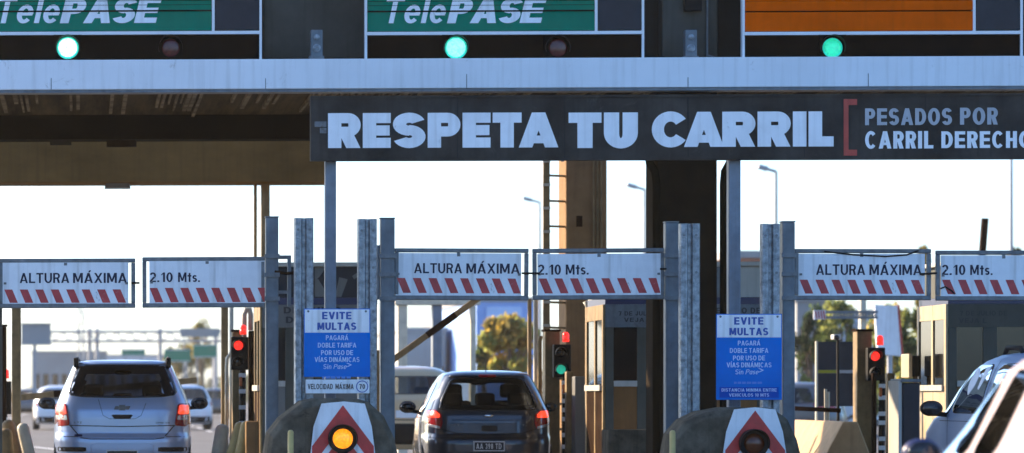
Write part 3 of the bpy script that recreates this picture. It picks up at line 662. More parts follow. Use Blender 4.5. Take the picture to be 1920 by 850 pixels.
crash_nose([(500,1000),(498,850),(504,812),(526,784),(566,752),(590,747),(668,747),(692,753),(722,780),(742,822),(752,870),(755,1000)],
           [(570,960),(588,800),(603,757),(645,753),(684,757),(697,800),(718,960)], (643,823), True,
           'dark rounded concrete island nose behind the lit amber lamp', 'red and white chevron board behind the lit amber lamp', 'round black warning lamp glowing amber on the left chevron board', ((643,760), 58, 37))
crash_nose([(1256,1000),(1255,850),(1262,815),(1285,788),(1318,772),(1365,764),(1452,765),(1480,784),(1498,822),(1510,870),(1512,1000)],
           [(1340,960),(1362,810),(1377,768),(1416,764),(1454,768),(1468,810),(1492,960)], (1415,832), False,
           'dark rounded concrete island nose behind the unlit lamp', 'red and white chevron board behind the unlit lamp', 'round black warning lamp, unlit, on the right chevron board', ((1416,770), 56, 37))
for x, D, lab in ((1261, 33.2, 'short yellowed stub post left of the right island nose'), (785-240, 33.2, 'short worn stub post at the left island nose')):
    b = MB(); b.tube([(ax(x,D), D, 0), (ax(x,D), D, az(812,D))], .03, 10); b.ball((ax(x,D), D, az(812,D)), .03); single('stub_post', b, 'pipe_yellow', lab, 'post', smooth=True)

# ------------------------------------------------------------------ blue notices
def notice(x0, y0, x1, y1, ysplit, label, foot):
    D = 34.2
    t = thing('notice_board', label, 'notice', (ax((x0+x1)/2,D), D, az(y1,D)), group='blue notices on the sign posts')
    b = MB(); b.pbox(x0, y0, x1, y1 if foot == 'box' else 707, D, .012); b.build('board', 'sign_blue', t, bevel=.002)
    b = MB(); b.pbox(x0+1.5, y0+1.5, x1-1.5, ysplit, D-.0025, .002); b.build('heading_band', 'white_panel', t)
    xm = (x0+x1)/2; h = y0
    letters('EVITE', xm-28, h+6, xm+27, h+20, D-.004, 'text_blue', t, t=.26, u=.2, gap=.14)
    letters('MULTAS', xm-37, h+26, xm+36, h+40, D-.004, 'text_blue', t, t=.26, u=.2, gap=.12)
    for w, hw, dy in ((('PAGARÁ',), 21, 50), (('DOBLE','TARIFA'), 36, 64), (('POR','USO','DE'), 30, 78), (('VÍAS','DINÁMICAS'), 42, 91)):
        letters(' '.join(w), xm-hw, h+dy, xm+hw, h+dy+9, D-.003, 'text_pale', t, t=.19, u=.15, gap=.14, space=.3)
    letters('Sin', xm-26, h+104, xm-11, h+113, D-.003, 'text_pale', t, t=.14, u=.11, shear=.1)
    letters('Pase', xm-7, h+104, xm+17, h+113, D-.003, 'text_pale', t, t=.15, u=.12, shear=.25, gap=.1)
    letters('>', xm+17, h+101, xm+28, h+110, D-.003, 'text_pale', t, t=.16)
    b = MB()
    k = xm-28
    while k < xm+26: w = random.uniform(4, 9); b.pbox(k, h+127, min(k+w, xm+27), h+131, D-.0025, .002); k += w+2
    b.build('small_print', 'text_faint', t)
    if foot == 'box':
        b = MB(); b.pbox(x0+6, 726, x1-6, 746, D-.0025, .002); b.build('foot_band', 'sign_blue_dark', t)
        letters('DISTANCIA MINIMA ENTRE', x0+10, 728.5, x1-10, 734.5, D-.004, 'text_pale', t, t=.19, u=.16, space=.35)
        letters('VEHICULOS 10 MTS', x0+24, 738, x1-24, 744, D-.004, 'text_pale', t, t=.19, u=.16, space=.35)
    b = MB()
    for a, c in ((x0+8, y0+5), (x1-8, y0+5)): b.disc(at(a, c, D-.005), .012, 8, .003)
    each(b, 'screw', 'frame_grey', t)
    return t
notice(570, 579, 694, 740, 624, 'blue and white EVITE MULTAS notice behind the lit amber lamp', 'plate')
notice(1343, 589, 1466, 750, 633, 'blue and white EVITE MULTAS notice with a dark blue foot band, behind the unlit lamp', 'box')
D = 34.2
t = thing('speed_plate', 'white VELOCIDAD MÁXIMA plate hung under the left blue notice', 'sign', (ax(633,D), D, az(738,D)))
b = MB(); b.pbox(573, 712, 693, 738, D-.004, .012); b.build('board', 'white_panel', t, bevel=.004)
letters('VELOCIDAD', 577, 720, 624, 730, D-.0065, 'ink_black', t, t=.2, u=.16, gap=.12)
letters('MÁXIMA', 629, 720, 663, 730, D-.0065, 'ink_black', t, t=.2, u=.16, gap=.12)
b = MB(); c = at(679, 725, D-.006)
b.grid([[c+Vector((math.cos(k*math.pi/14)*r, 0, math.sin(k*math.pi/14)*r)) for k in range(28)] for r in (.062, .053)], True); b.build('ring', 'text_blue', t)
letters('70', 673.5, 720.5, 684.5, 729.5, D-.0066, 'ink_black', t, t=.2)

# ------------------------------------------------------------------ toll booths and lane equipment
def booth(x0, x1, label, upper, style, side=True):
    D = 41.0; X0, X1 = ax(x0,D), ax(x1,D); dep = 1.4
    Z = lambda y: az(y, D)
    t = thing('toll_booth', label, 'toll booth', ((X0+X1)/2, D, 0.15), group='toll booths on the islands')
    b = MB(); b.box(X0+.03, X1-.03, D+.05, D+dep-.05, 0.15, Z(574)); b.build('core', 'interior', t)
    b = MB(); b.box(X0-.06, X1+.03, D-.08, D+dep+.08, Z(500), Z(492)); b.build('roof', 'booth_pale', t, bevel=.008)
    b = MB(); b.box(X0, X1, D, D+dep, Z(558), Z(500.3)); b.build('fascia', upper, t)
    b = MB(); b.box(X0-.004, X1+.004, D-.006, D+dep+.006, Z(571), Z(558.3)); b.build('stripe', 'navy', t)
    b = MB(); b.box(X0, X1, D-.002, D+.04, Z(614), Z(571.3)); b.build('name_band', {1:'booth_grey',2:'painted_steel'}.get(style,'booth_green'), t)
    # front: jambs, windows, sill, lower panel
    m = X0+(X1-X0)*(.2 if style != 3 else .28)
    b = MB()
    for a, c in ((X0, X0+.10), (m, m+.17), (X1-.08, X1)): b.box(a, c, D-.012, D+.05, 0.15, Z(614.3))
    each(b, 'jamb', 'booth_green', t, bevel=.006)
    b = MB(); b.box(X0+.101, m-.001, D+.004, D+.02, Z(714), Z(614.3)); b.box(m+.171, X1-.081, D+.004, D+.02, Z(714), Z(614.3)); each(b, 'window', 'dark_glass', t)
    b = MB(); b.box(X0+.101, m-.001, D-.03, D+.04, Z(725), Z(714.2)); b.box(m+.171, X1-.081, D-.03, D+.04, Z(725), Z(714.2)); each(b, 'sill', 'booth_pale', t)
    b = MB(); b.box(X0+.101, m-.001, D, D+.04, .15, Z(725.2)); b.box(m+.171, X1-.081, D, D+.04, .15, Z(725.2)); each(b, 'lower_panel', 'booth_brown' if style in (2, 3) else 'booth_grey', t)
    b = MB(); b.box(m+.171, X1-.081, D-.012, D+.003, Z(693), Z(690)); each(b, 'window_bar', 'frame_grey', t)
    # left side wall, facing the lane
    b = MB()
    for a, c in ((0, .09), (.62, .70), (1.31, 1.4)): b.box(X0-.03, X0-.001, D+a, D+c, .15, Z(571.3))
    b.box(X0-.028, X0-.002, D+.09, D+.62, Z(600), Z(571.4)); b.box(X0-.028, X0-.002, D+.70, D+1.31, Z(600), Z(571.4))
    b.build('side_frame', 'booth_cream' if style == 3 else 'post_tan', t, bevel=.004)
    b = MB(); b.box(X0-.015, X0-.003, D+.091, D+.619, Z(722), Z(600.2)); b.box(X0-.015, X0-.003, D+.701, D+1.309, Z(722), Z(600.2)); each(b, 'side_window', 'dark_glass', t)
    b = MB(); b.box(X0-.06, X0-.002, D+.091, D+1.309, Z(733), Z(722.2)); b.build('counter', 'booth_pale', t)
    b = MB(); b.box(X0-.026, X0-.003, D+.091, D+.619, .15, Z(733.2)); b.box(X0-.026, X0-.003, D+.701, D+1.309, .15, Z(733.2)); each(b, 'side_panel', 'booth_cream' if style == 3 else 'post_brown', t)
    return t
t = booth(492, 707, 'toll booth behind the first blue notice, with pale arrow shapes on a dark fascia', 'display_black', 1)
b = MB(); 
for q in (((590,524),(597,524),(617,558),(590,558)), ((590,500.5),(612,500.5),(600,518),(590,528)), ((628,558),(636,520),(652,524),(640,558)), ((660,518),(672,510),(676,516),(664,524))):
    pp = [at(a, min(c, 557), 40.996) for a, c in q]; 
    b.face(pp[::-1])
b.build('arrow_mark', 'booth_grey', t)
letters('7 DE JULIO', 510, 576, 640, 588, 40.995, 'ink_black', t, t=.22)
letters('DE PA', 536, 594, 610, 606, 40.995, 'ink_black', t, t=.22)
b = MB(); b.pbox(500, 588, 517, 593, 40.9, .08); b.build('hood', 'black_plastic', t)
t = booth(1135, 1432, 'wide toll booth with pale fascia behind the second blue notice', 'booth_pale', 2)
b = MB(); b.pbox(1330, 500.5, 1350, 557.8, 40.99, .008); b.build('fascia_shade_strip', 'painted_steel', t)  # shadow-like stripe on the pale fascia, its shade put in as colour
letters('7 DE JULIO DE', 1318, 577, 1426, 588, 40.995, 'ink_black', t, t=.22)
letters('VEJA L', 1308, 590, 1350, 600, 40.995, 'ink_black', t, t=.22)
letters('DE PA', 1308, 602, 1345, 612, 40.995, 'ink_black', t, t=.22)
letters('7 DE JULIO', 1160, 584, 1225, 592, 40.995, 'ink_black', t, t=.2)
letters('VEJA L', 1170, 596, 1222, 604, 40.995, 'ink_black', t, t=.2)
b = MB(); b.tube([at(1300,714,40.8), at(1420,716,40.8)], .02); b.tube([at(1319,714,40.8), at(1319,790,40.8)], .03); b.build('hand_rail', 'booth_pale', t)
b = MB(); b.tube([at(1238,565,40.9), at(1247,572,40.85), at(1246,600,40.85), at(1238,640,40.9)], .014); each(b, 'cable', 'booth_pale', t)
t = booth(1778, 2010, 'toll booth with sunlit cream side behind the blue van', 'booth_green', 3)
letters('7 DE JULIO DE', 1800, 583, 1888, 592, 40.995, 'ink_black', t, t=.2)
letters('VEJA L', 1798, 597, 1850, 606, 40.995, 'ink_black', t, t=.2)
t = booth(-140, 4, 'dark toll booth at the left edge of the picture', 'booth_green', 0)

def signal(x, y, D, lit, label, pole_x):
    t = thing('lane_signal', label, 'signal', (ax(pole_x,D), D, .15), group='small red and green signals beside the lanes')
    s = F/D
    b = MB(); b.pbox(x-16, y-30, x+17, y+32, D, .16); h = b.build('housing', 'black_plastic', t, bevel=.012)
    for dy, col in ((-14, 'red'), (17, 'green')):
        on = (lit == col)
        c = at(x-2, y+dy, D-.004)
        b = MB(); b.disc(c, .062, depth=.0035, dome=.015); b.build('lens', {'red':'lens_red','green':'lens_green_small'}[col] if on else 'lens_dark', h, smooth=True)
        b = MB(); b.visor(c, .075, .16); b.build('visor', 'black_plastic', h)
    b = MB(); c = at(x+7, y-43, D+.06); b.tube([c+Vector((0,0,-.06)), c+Vector((0,0,.02))], .045, 12); b.ball(c+Vector((0,0,.03)), .045); b.build('beacon', 'lens_red', t, smooth=True)
    b = MB(); px = pole_x; b.tube([at(px, y+32, D+.08), Vector((ax(px,D), D+.08, .15))], .045, 10); b.build('pole', 'black_plastic', t)
    b = MB(); yy = y+38
    while yy < 860: b.pbox(px-7, yy, px+6, yy+8, D+.012, .02); yy += random.choice((17, 22, 30))
    b.build('pole_band', 'white_paint', t)
    b = MB(); b.pbox(px-6, y+45, px-1, y+62, D+.0, .02); b.build('orange_tag', 'orange_mark', t)
signal(449, 662, 45.0, 'red', 'small black signal with a lit red lamp, left of the first toll booth', 455)
signal(1054, 676, 45.0, 'green', 'small black signal with a lit green lamp in front of the tan column', 1061)
signal(1643, 682, 45.0, 'red', 'small black signal with lit red lamp, right of the tall tan post on the right', 1655)
signal(4, 745, 47.0, 'red', 'dark signal with a red lamp at the left edge behind the tan post', 8)

def post(x0, x1, ytop, D, m, label, dep=.2, name='square_post', cap=True, group='plain posts of the lane equipment'):
    t = thing(name, label, 'post', (ax((x0+x1)/2,D), D, .15), group=group)
    b = MB(); b.box(ax(x0,D), ax(x1,D), D, D+dep, .15, az(ytop,D)); b.build('shaft', m, t, bevel=.012)
    if cap: b = MB(); b.box(ax(x0,D)-.012, ax(x1,D)+.012, D-.012, D+dep+.012, az(ytop,D)+.001, az(ytop,D)+.03); b.build('cap', 'post_brown', t)
    return t
post(1022, 1050, 622, 45.2, 'post_tan', 'tall tan square post left of the green lit small signal', .25)
post(1607, 1635, 622, 45.2, 'post_tan', 'tall tan square post left of the red lit signal on the right', .25)
post(436, 461, 622, 45.4, 'post_tan', 'tall tan square post behind the red lit signal on the left', .25)
post(1001, 1009, 560, 46.6, 'post_cream', 'thin pale post left of the ladder', .07, cap=False)
post(990, 997, 560, 47.6, 'post_tan', 'thin tan post at the right side of the yellow tree', .08, cap=False)
post(1062, 1076, 697, 43.5, 'post_tan', 'low tan post right of the green lit signal', .15, cap=False)
post(1078, 1097, 706, 43.2, 'booth_grey', 'grey cabinet post left of the wide toll booth', .3, cap=False)
post(1099, 1117, 718, 42.6, 'post_cream', 'low post with a pale edge in front of the wide booth corner', .08, cap=False)
post(1118, 1134, 722, 42.4, 'post_brown', 'low dark brown post in front of the wide booth corner', .1, cap=False)
post(1100, 1132, 575, 43.6, 'post_tan', 'pale pillar at the left corner of the wide toll booth', .15, cap=False)
post(415, 428, 560, 46.2, 'post_tan', 'dark tan post right of the green road signs', .12, cap=False)
post(466, 481, 620, 43.6, 'post_brown', 'dark brown flat post at the left corner of the first booth', .1, cap=False)
post(22, 39, 560, 46.0, 'post_tan', 'tall tan post at the left edge of the picture', .16, cap=False)
post(1636, 1644, 700, 44.2, 'post_brown', 'dark brown low post behind the striped signal pole', .08, cap=False)
post(1664, 1678, 700, 43.6, 'post_tan', 'low tan post right of the striped signal pole', .12, cap=False)
post(0, 12, 612, 44.6, 'post_brown', 'dark brown post at the very left edge', .14)
def pipe(pts, D, r, m, label, name='pipe'):
    b = MB(); b.tube([at(x, y, D) for x, y in pts], r, 10); return single(name, b, m, label, 'pipe', 'bent pipes beside the lanes', smooth=True)
pipe([(425,900),(425,690),(426,672),(431,666),(434,660)], 45.8, .025, 'post_cream', 'pale pipe bent at the top, left of the red lit signal')
pipe([(434,900),(434,560)], 46.0, .03, 'post_cream', 'straight pale pipe beside the dark tan post on the left')
pipe([(458,640),(458,590),(462,580),(468,580),(470,590),(470,620)], 45.3, .035, 'post_cream', 'pale hook shaped pipe above the red lit signal on the left')
pipe([(1012,900),(1012,640),(1014,630)], 46.4, .03, 'post_tan', 'tan pipe beside the ladder')
pipe([(1098,565),(1104,576),(1118,578),(1124,566)], 43.4, .04, 'booth_pale', 'pale looped pipe at the top of the wide booth corner')
def bollard(x, ytop, D, lean, label, m='pipe_yellow', r=.09):
    b = MB(); p0 = Vector((ax(x,D), D, .15)); p1 = at(x+lean, ytop+8, D); 
    d = (p1-p0); b.tube([p0, p0+d*.5, p0+d*.94, p1, p1+d.normalized()*.03], [r, r, r, r*.85, r*.35], 14)
    single('guard_bollard', b, m, label, 'bollard', 'leaning guard bollards of the islands', smooth=True)
bollard(402, 792, 43.4, 16, 'thick cream guard bollard right of the silver car', 'post_cream')
bollard(424, 788, 42.8, 28, 'leaning yellow guard bollard, second from the silver car', 'pipe_yellow', .08)
bollard(442, 786, 42.3, 20, 'leaning yellow guard bollard nearest the first toll booth', 'pipe_yellow', .07)
bollard(64, 790, 43.0, -22, 'leaning cream guard bollard left of the silver car', 'post_cream', .08)
bollard(40, 784, 43.6, -26, 'leaning tan guard bollard near the left edge', 'post_tan')
bollard(16, 800, 43.0, -6, 'upright tan guard bollard at the left edge', 'post_tan')
# brown slab guard beside first booth
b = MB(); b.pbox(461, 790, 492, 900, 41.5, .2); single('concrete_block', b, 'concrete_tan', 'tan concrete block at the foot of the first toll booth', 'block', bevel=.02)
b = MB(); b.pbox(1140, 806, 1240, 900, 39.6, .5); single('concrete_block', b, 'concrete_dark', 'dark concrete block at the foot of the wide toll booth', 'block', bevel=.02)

# barrier arms
def arm(p0, p1, D, label, m='post_tan', w=.09):
    t = thing('barrier_arm', label, 'barrier arm', at(p0[0], p0[1], D), group='barrier arms of the lanes')
    A, B = at(*p0, D), at(*p1, D)
    b = MB(); b.bar(A-(B-A).normalized()*.42, B, w, .05); b.build('boom', m, t, bevel=.008)
    b = MB(); d = (B-A); n = int(d.length/.45)
    for k in range(1, n, 2):
        P = A+d*(k/n); Q = A+d*((k+.9)/n); b.bar(P, Q, w+.006, .056)
    each(b, 'band', 'post_brown', t)
    b = MB(); b.box(A.x-.48, A.x-.22, D+.05, D+.3, .15, A.z+.12); b.build('drive_box', 'post_tan', t, bevel=.015)
arm((34,746), (369,713), 48.5, 'lowered barrier arm across the lane in front of the silver car')
arm((741,672), (920,543), 48.5, 'raised brown barrier arm slanting up behind the middle ALTURA frame')

# right lane: dark boards, concrete wall, camera pole, cabinet
t = thing('display_board', 'large black board on two legs beyond the sunlit concrete wall', 'board', (ax(1569,50), 50, 0))
b = MB(); b.pbox(1533, 641, 1605, 694, 50, .08); b.pbox(1533, 700, 1605, 762, 50, .08); b.build('board', 'display_black', t)
b = MB(); b.pbox(1534, 694.2, 1568, 699.8, 49.99, .05); b.build('yellow_band', 'yellow_green', t)
b = MB(); b.pbox(1569, 694.2, 1605, 699.8, 49.99, .05); b.build('grey_band', 'wall_grey', t)
b = MB(); b.pbox(1530, 640, 1533.5, 900, 49.99, .06); b.pbox(1602, 762.2, 1606, 900, 49.99, .06); each(b, 'leg', 'post_cream', t)
t = thing('camera_pole', 'thin black pole with a small camera in front of the black board', 'camera pole', (ax(1571,47.5), 47.5, 0))
b = MB(); b.tube([Vector((ax(1572,47.5),47.5,0)), at(1571,636,47.5)], .022, 8); b.build('pole', 'black_plastic', t)
b = MB(); b.pbox(1563, 627, 1578, 637, 47.4, .2); b.build('camera', 'booth_pale', t, bevel=.015)
b = MB(); b.disc(at(1569, 633, 47.38), .035, dome=.01); b.build('lens', 'lens_dark', t)
b = MB(); rows = []; zt_ = az(791,44.1,1580); xt_ = ax(1581,44.1)
for y in (44.1, 44.15, 47.6): rows.append([(xt_,y,zt_), (xt_+.19,y,zt_), (xt_+.45,y,.15), (xt_+.45,y,0), (xt_-.50,y,0), (xt_-.40,y,.25), (xt_-.22,y,.42)])
b.grid(rows, True, 0, True, True)
single('concrete_wall', b, 'concrete_sand', 'tan sunlit concrete barrier wall at the lane side left of the tall tan post', 'wall', bevel=.02)
t = thing('guard_rail', 'low brown rail in front of the black board', 'rail', (ax(1530,46.5), 46.5, 0))
b = MB(); b.bar(at(1490,766,46.6), at(1576,770,46.6), .06, .05); b.build('rail', 'post_brown', t)
b = MB(); b.tube([at(1548,730,46.7), Vector((ax(1548,46.7),46.7,0))], .02); b.tube([at(1553,735,46.7), Vector((ax(1553,46.7),46.7,0))], .02); each(b, 'post', 'post_cream', t)
t = thing('cabinet', 'tall dark cabinet with a pale left edge beside the blue van mirror', 'cabinet', (ax(1708,38), 38, .15))
b = MB(); b.box(ax(1692,38), ax(1725,38), 38, 38.5, .15, az(718,38)); b.build('body', 'display_black', t, bevel=.02)
b = MB(); b.box(ax(1689,38)-.02, ax(1692,38)-.002, 38.02, 38.5, .15, az(714,38)); b.build('side_plate', 'booth_pale', t)
b = MB(); b.box(ax(1689,38), ax(1726,38), 37.98, 38.5, az(717,38), az(711,38)); b.build('top', 'painted_steel', t, bevel=.008)
t = thing('control_box', 'black box with a cream left side left of the cream toll booth', 'box', (ax(1715,42), 42, .15))
b = MB(); b.pbox(1711, 667, 1725, 706, 42, .4); b.build('body', 'black_plastic', t, bevel=.01)
b = MB(); b.box(ax(1704,42), ax(1711,42)-.002, 42, 42.4, az(709,42), az(664,42)); b.build('cover', 'booth_cream', t, bevel=.01)
b = MB(); b.tube([at(1716,706,42.2), Vector((ax(1716,42.2), 42.2, .15))], .03); b.build('stand', 'post_tan', t)

# ------------------------------------------------------------------ cars
def inpoly(x, y, P):
    c = False; n = len(P)
    for i in range(n):
        x1, y1 = P[i]; x2, y2 = P[(i+1) % n]
        if (y1 > y) != (y2 > y) and x < (x2-x1)*(y-y1)/(y2-y1)+x1: c = not c
    return c
def chaikin(P, it=2, q=.11):
    for _ in range(it):
        N = []
        for i in range(len(P)):
            a, b = P[i], P[(i+1) % len(P)]
            N += [(a[0]+(b[0]-a[0])*q, a[1]+(b[1]-a[1])*q), (a[0]+(b[0]-a[0])*(1-q), a[1]+(b[1]-a[1])*(1-q))]
        P = N
    return P
def densify(P, step):
    N = []
    for i in range(len(P)):
        a, b = P[i], P[(i+1) % len(P)]; L = math.hypot(b[0]-a[0], b[1]-a[1]); n = max(1, int(L/step))
        for k in range(n): N.append((a[0]+(b[0]-a[0])*k/n, a[1]+(b[1]-a[1])*k/n))
    return N

class Body:
    """car body from horizontal outlines: (z, half width, rear y, front y, squareness)"""
    def __init__(s, sl): s.sl = sl
    def prm(s, z):
        sl = s.sl
        if z <= sl[0][0]: return sl[0][1:]
        for a, b in zip(sl, sl[1:]):
            if a[0] <= z <= b[0]:
                t = (z-a[0])/max(1e-6, b[0]-a[0]); return tuple(a[i]+(b[i]-a[i])*t for i in range(1, 5))
        return sl[-1][1:]
    def rear(s, x, z):
        w, r, f, n = s.prm(z); L = (f-r)/2; q = min(.999, abs(x/w)); return (r+f)/2-L*(1-q**n)**(1/n)
    def front(s, x, z):
        w, r, f, n = s.prm(z); L = (f-r)/2; q = min(.999, abs(x/w)); return (r+f)/2+L*(1-q**n)**(1/n)
    def side(s, y, z):
        w, r, f, n = s.prm(z); L = (f-r)/2; q = min(.999, abs((y-(r+f)/2)/L)); return w*(1-q**n)**(1/n)
    def proj(s, mode, a, z, off):
        if mode == 'rear': return (a, s.rear(a, z)-off, z)
        if mode == 'front': return (a, s.front(a, z)+off, z)
        if mode == 'L': return (-s.side(a, z)-off, a, z)
        return (s.side(a, z)+off, a, z)
    def shell(s, holes, N=190, dz=.028):
        zs = sorted(set([round(q[0], 4) for q in s.sl])); Z = []
        for a, b in zip(zs, zs[1:]):
            n = max(1, int((b-a)/dz+.5)); Z += [a+(b-a)*k/n for k in range(n)]
        Z.append(zs[-1]); rows = []
        for z in Z:
            w, r, f, n = s.prm(z); L = (f-r)/2; yc = (r+f)/2; P = []
            for k in range(720):
                t = 2*math.pi*k/720-math.pi/2; c, q = math.cos(t), math.sin(t)
                P.append((w*math.copysign(abs(c)**(2/n), c), yc+L*math.copysign(abs(q)**(2/n), q)))
            cum = [0]
            for k in range(720): a, b = P[k], P[(k+1) % 720]; cum.append(cum[-1]+math.hypot(b[0]-a[0], b[1]-a[1]))
            row = []; j = 0
            for k in range(N):
                d = cum[-1]*k/N
                while cum[j+1] < d: j += 1
                t = (d-cum[j])/max(1e-9, cum[j+1]-cum[j]); a, b = P[j], P[(j+1) % 720]
                row.append(Vector((a[0]+(b[0]-a[0])*t, a[1]+(b[1]-a[1])*t, z)))
            rows.append(row)
        mb = MB(); mb.v = [p for r in rows for p in r]
        for i in range(len(rows)-1):
            for j in range(N):
                j2 = (j+1) % N; c = (rows[i][j]+rows[i][j2]+rows[i+1][j]+rows[i+1][j2])/4
                w, r, f, n = s.prm(c.z); yc = (r+f)/2; skip = False
                for mode, P in holes:
                    if mode == 'rear' and c.y < r+.55*(yc-r) and inpoly(c.x, c.z, P): skip = True
                    elif mode == 'front' and c.y > f-.55*(f-yc) and inpoly(c.x, c.z, P): skip = True
                    elif mode == 'L' and c.x < -.6*w and inpoly(c.y, c.z, P): skip = True
                    elif mode == 'R' and c.x > .6*w and inpoly(c.y, c.z, P): skip = True
                if not skip: mb.f.append((i*N+j, i*N+j2, (i+1)*N+j2, (i+1)*N+j)); mb.mi.append(0)
        mb.f.append(tuple(range((len(rows)-1)*N, len(rows)*N))); mb.mi.append(0)
        mb.f.append(tuple(reversed(range(N)))); mb.mi.append(0)
        return mb
    def patch(s, mode, P, off=.004, rings=(1, .955, .8, .55, .25), smooth=2, mi=0, rim=0, mb=None, step=.06, rimw=1, bulge=0.0):
        mb = mb or MB(); P = densify(chaikin(P, smooth) if smooth else P, step)
        cx = sum(p[0] for p in P)/len(P); cz = sum(p[1] for p in P)/len(P); rows = []
        flip = mode in ('front', 'L')
        if off > .004: rows.append([s.proj(mode, p[0], p[1], -.003) for p in P])
        for r in rings: rows.append([s.proj(mode, cx+(p[0]-cx)*r, cz+(p[1]-cz)*r, off+bulge*(1-r*r)) for p in P])
        b0 = len(mb.f); mb.grid(rows, True, mi, False, True)
        if rim:
            k = (1 if off > .004 else 0)+rimw
            for q in range(len(P)*k): mb.mi[b0+q] = rim
        return mb
    def strip(s, mode, pts, w, off=.0025, mb=None, step=.04):
        mb = mb or MB(); D = []
        for a, b in zip(pts, pts[1:]):
            n = max(1, int(math.hypot(b[0]-a[0], b[1]-a[1])/step)); D += [(a[0]+(b[0]-a[0])*k/n, a[1]+(b[1]-a[1])*k/n) for k in range(n)]
        D.append(pts[-1]); r0, r1 = [], []
        for i, p in enumerate(D):
            a, b = D[max(i-1, 0)], D[min(i+1, len(D)-1)]; L = math.hypot(b[0]-a[0], b[1]-a[1]) or 1
            nx, nz = -(b[1]-a[1])/L*w/2, (b[0]-a[0])/L*w/2
            r0.append(s.proj(mode, p[0]+nx, p[1]+nz, off)); r1.append(s.proj(mode, p[0]-nx, p[1]-nz, off))
        mb.grid([r0, r1]); return mb

def mirror(P): return [(-a, b) for a, b in reversed(P)]
def shrink(P, k=.93):
    cx = sum(p[0] for p in P)/len(P); cz = sum(p[1] for p in P)/len(P)
    return [(cx+(p[0]-cx)*k, cz+(p[1]-cz)*k) for p in P]

def wheel(t, x, y, r=.31, w=.2):
    mb = MB(); rows = []
    s = 1 if x > 0 else -1
    for dx, rr in ((-.5, .62), (-.5, .93), (-.35, 1), (.35, 1), (.5, .93), (.5, .62)):
        rows.append([(x+dx*w, y+math.cos(k*math.pi/14)*r*rr, r+math.sin(k*math.pi/14)*r*rr) for k in range(28)])
    mb.grid(rows, True); wo = mb.build('wheel', 'rubber', t, smooth=True, local=True)
    mb = MB(); rows = []
    for dx, rr in ((.44, .63), (.46, .55), (.36, .5), (.40, .15), (.42, .03)):
        rows.append([(x+s*dx*w, y+math.cos(k*math.pi/14)*r*rr, r+math.sin(k*math.pi/14)*r*rr) for k in range(28)])
    mb.grid(rows, True, 0, False, True); mb.build('rim', 'rim_grey', wo, local=True)

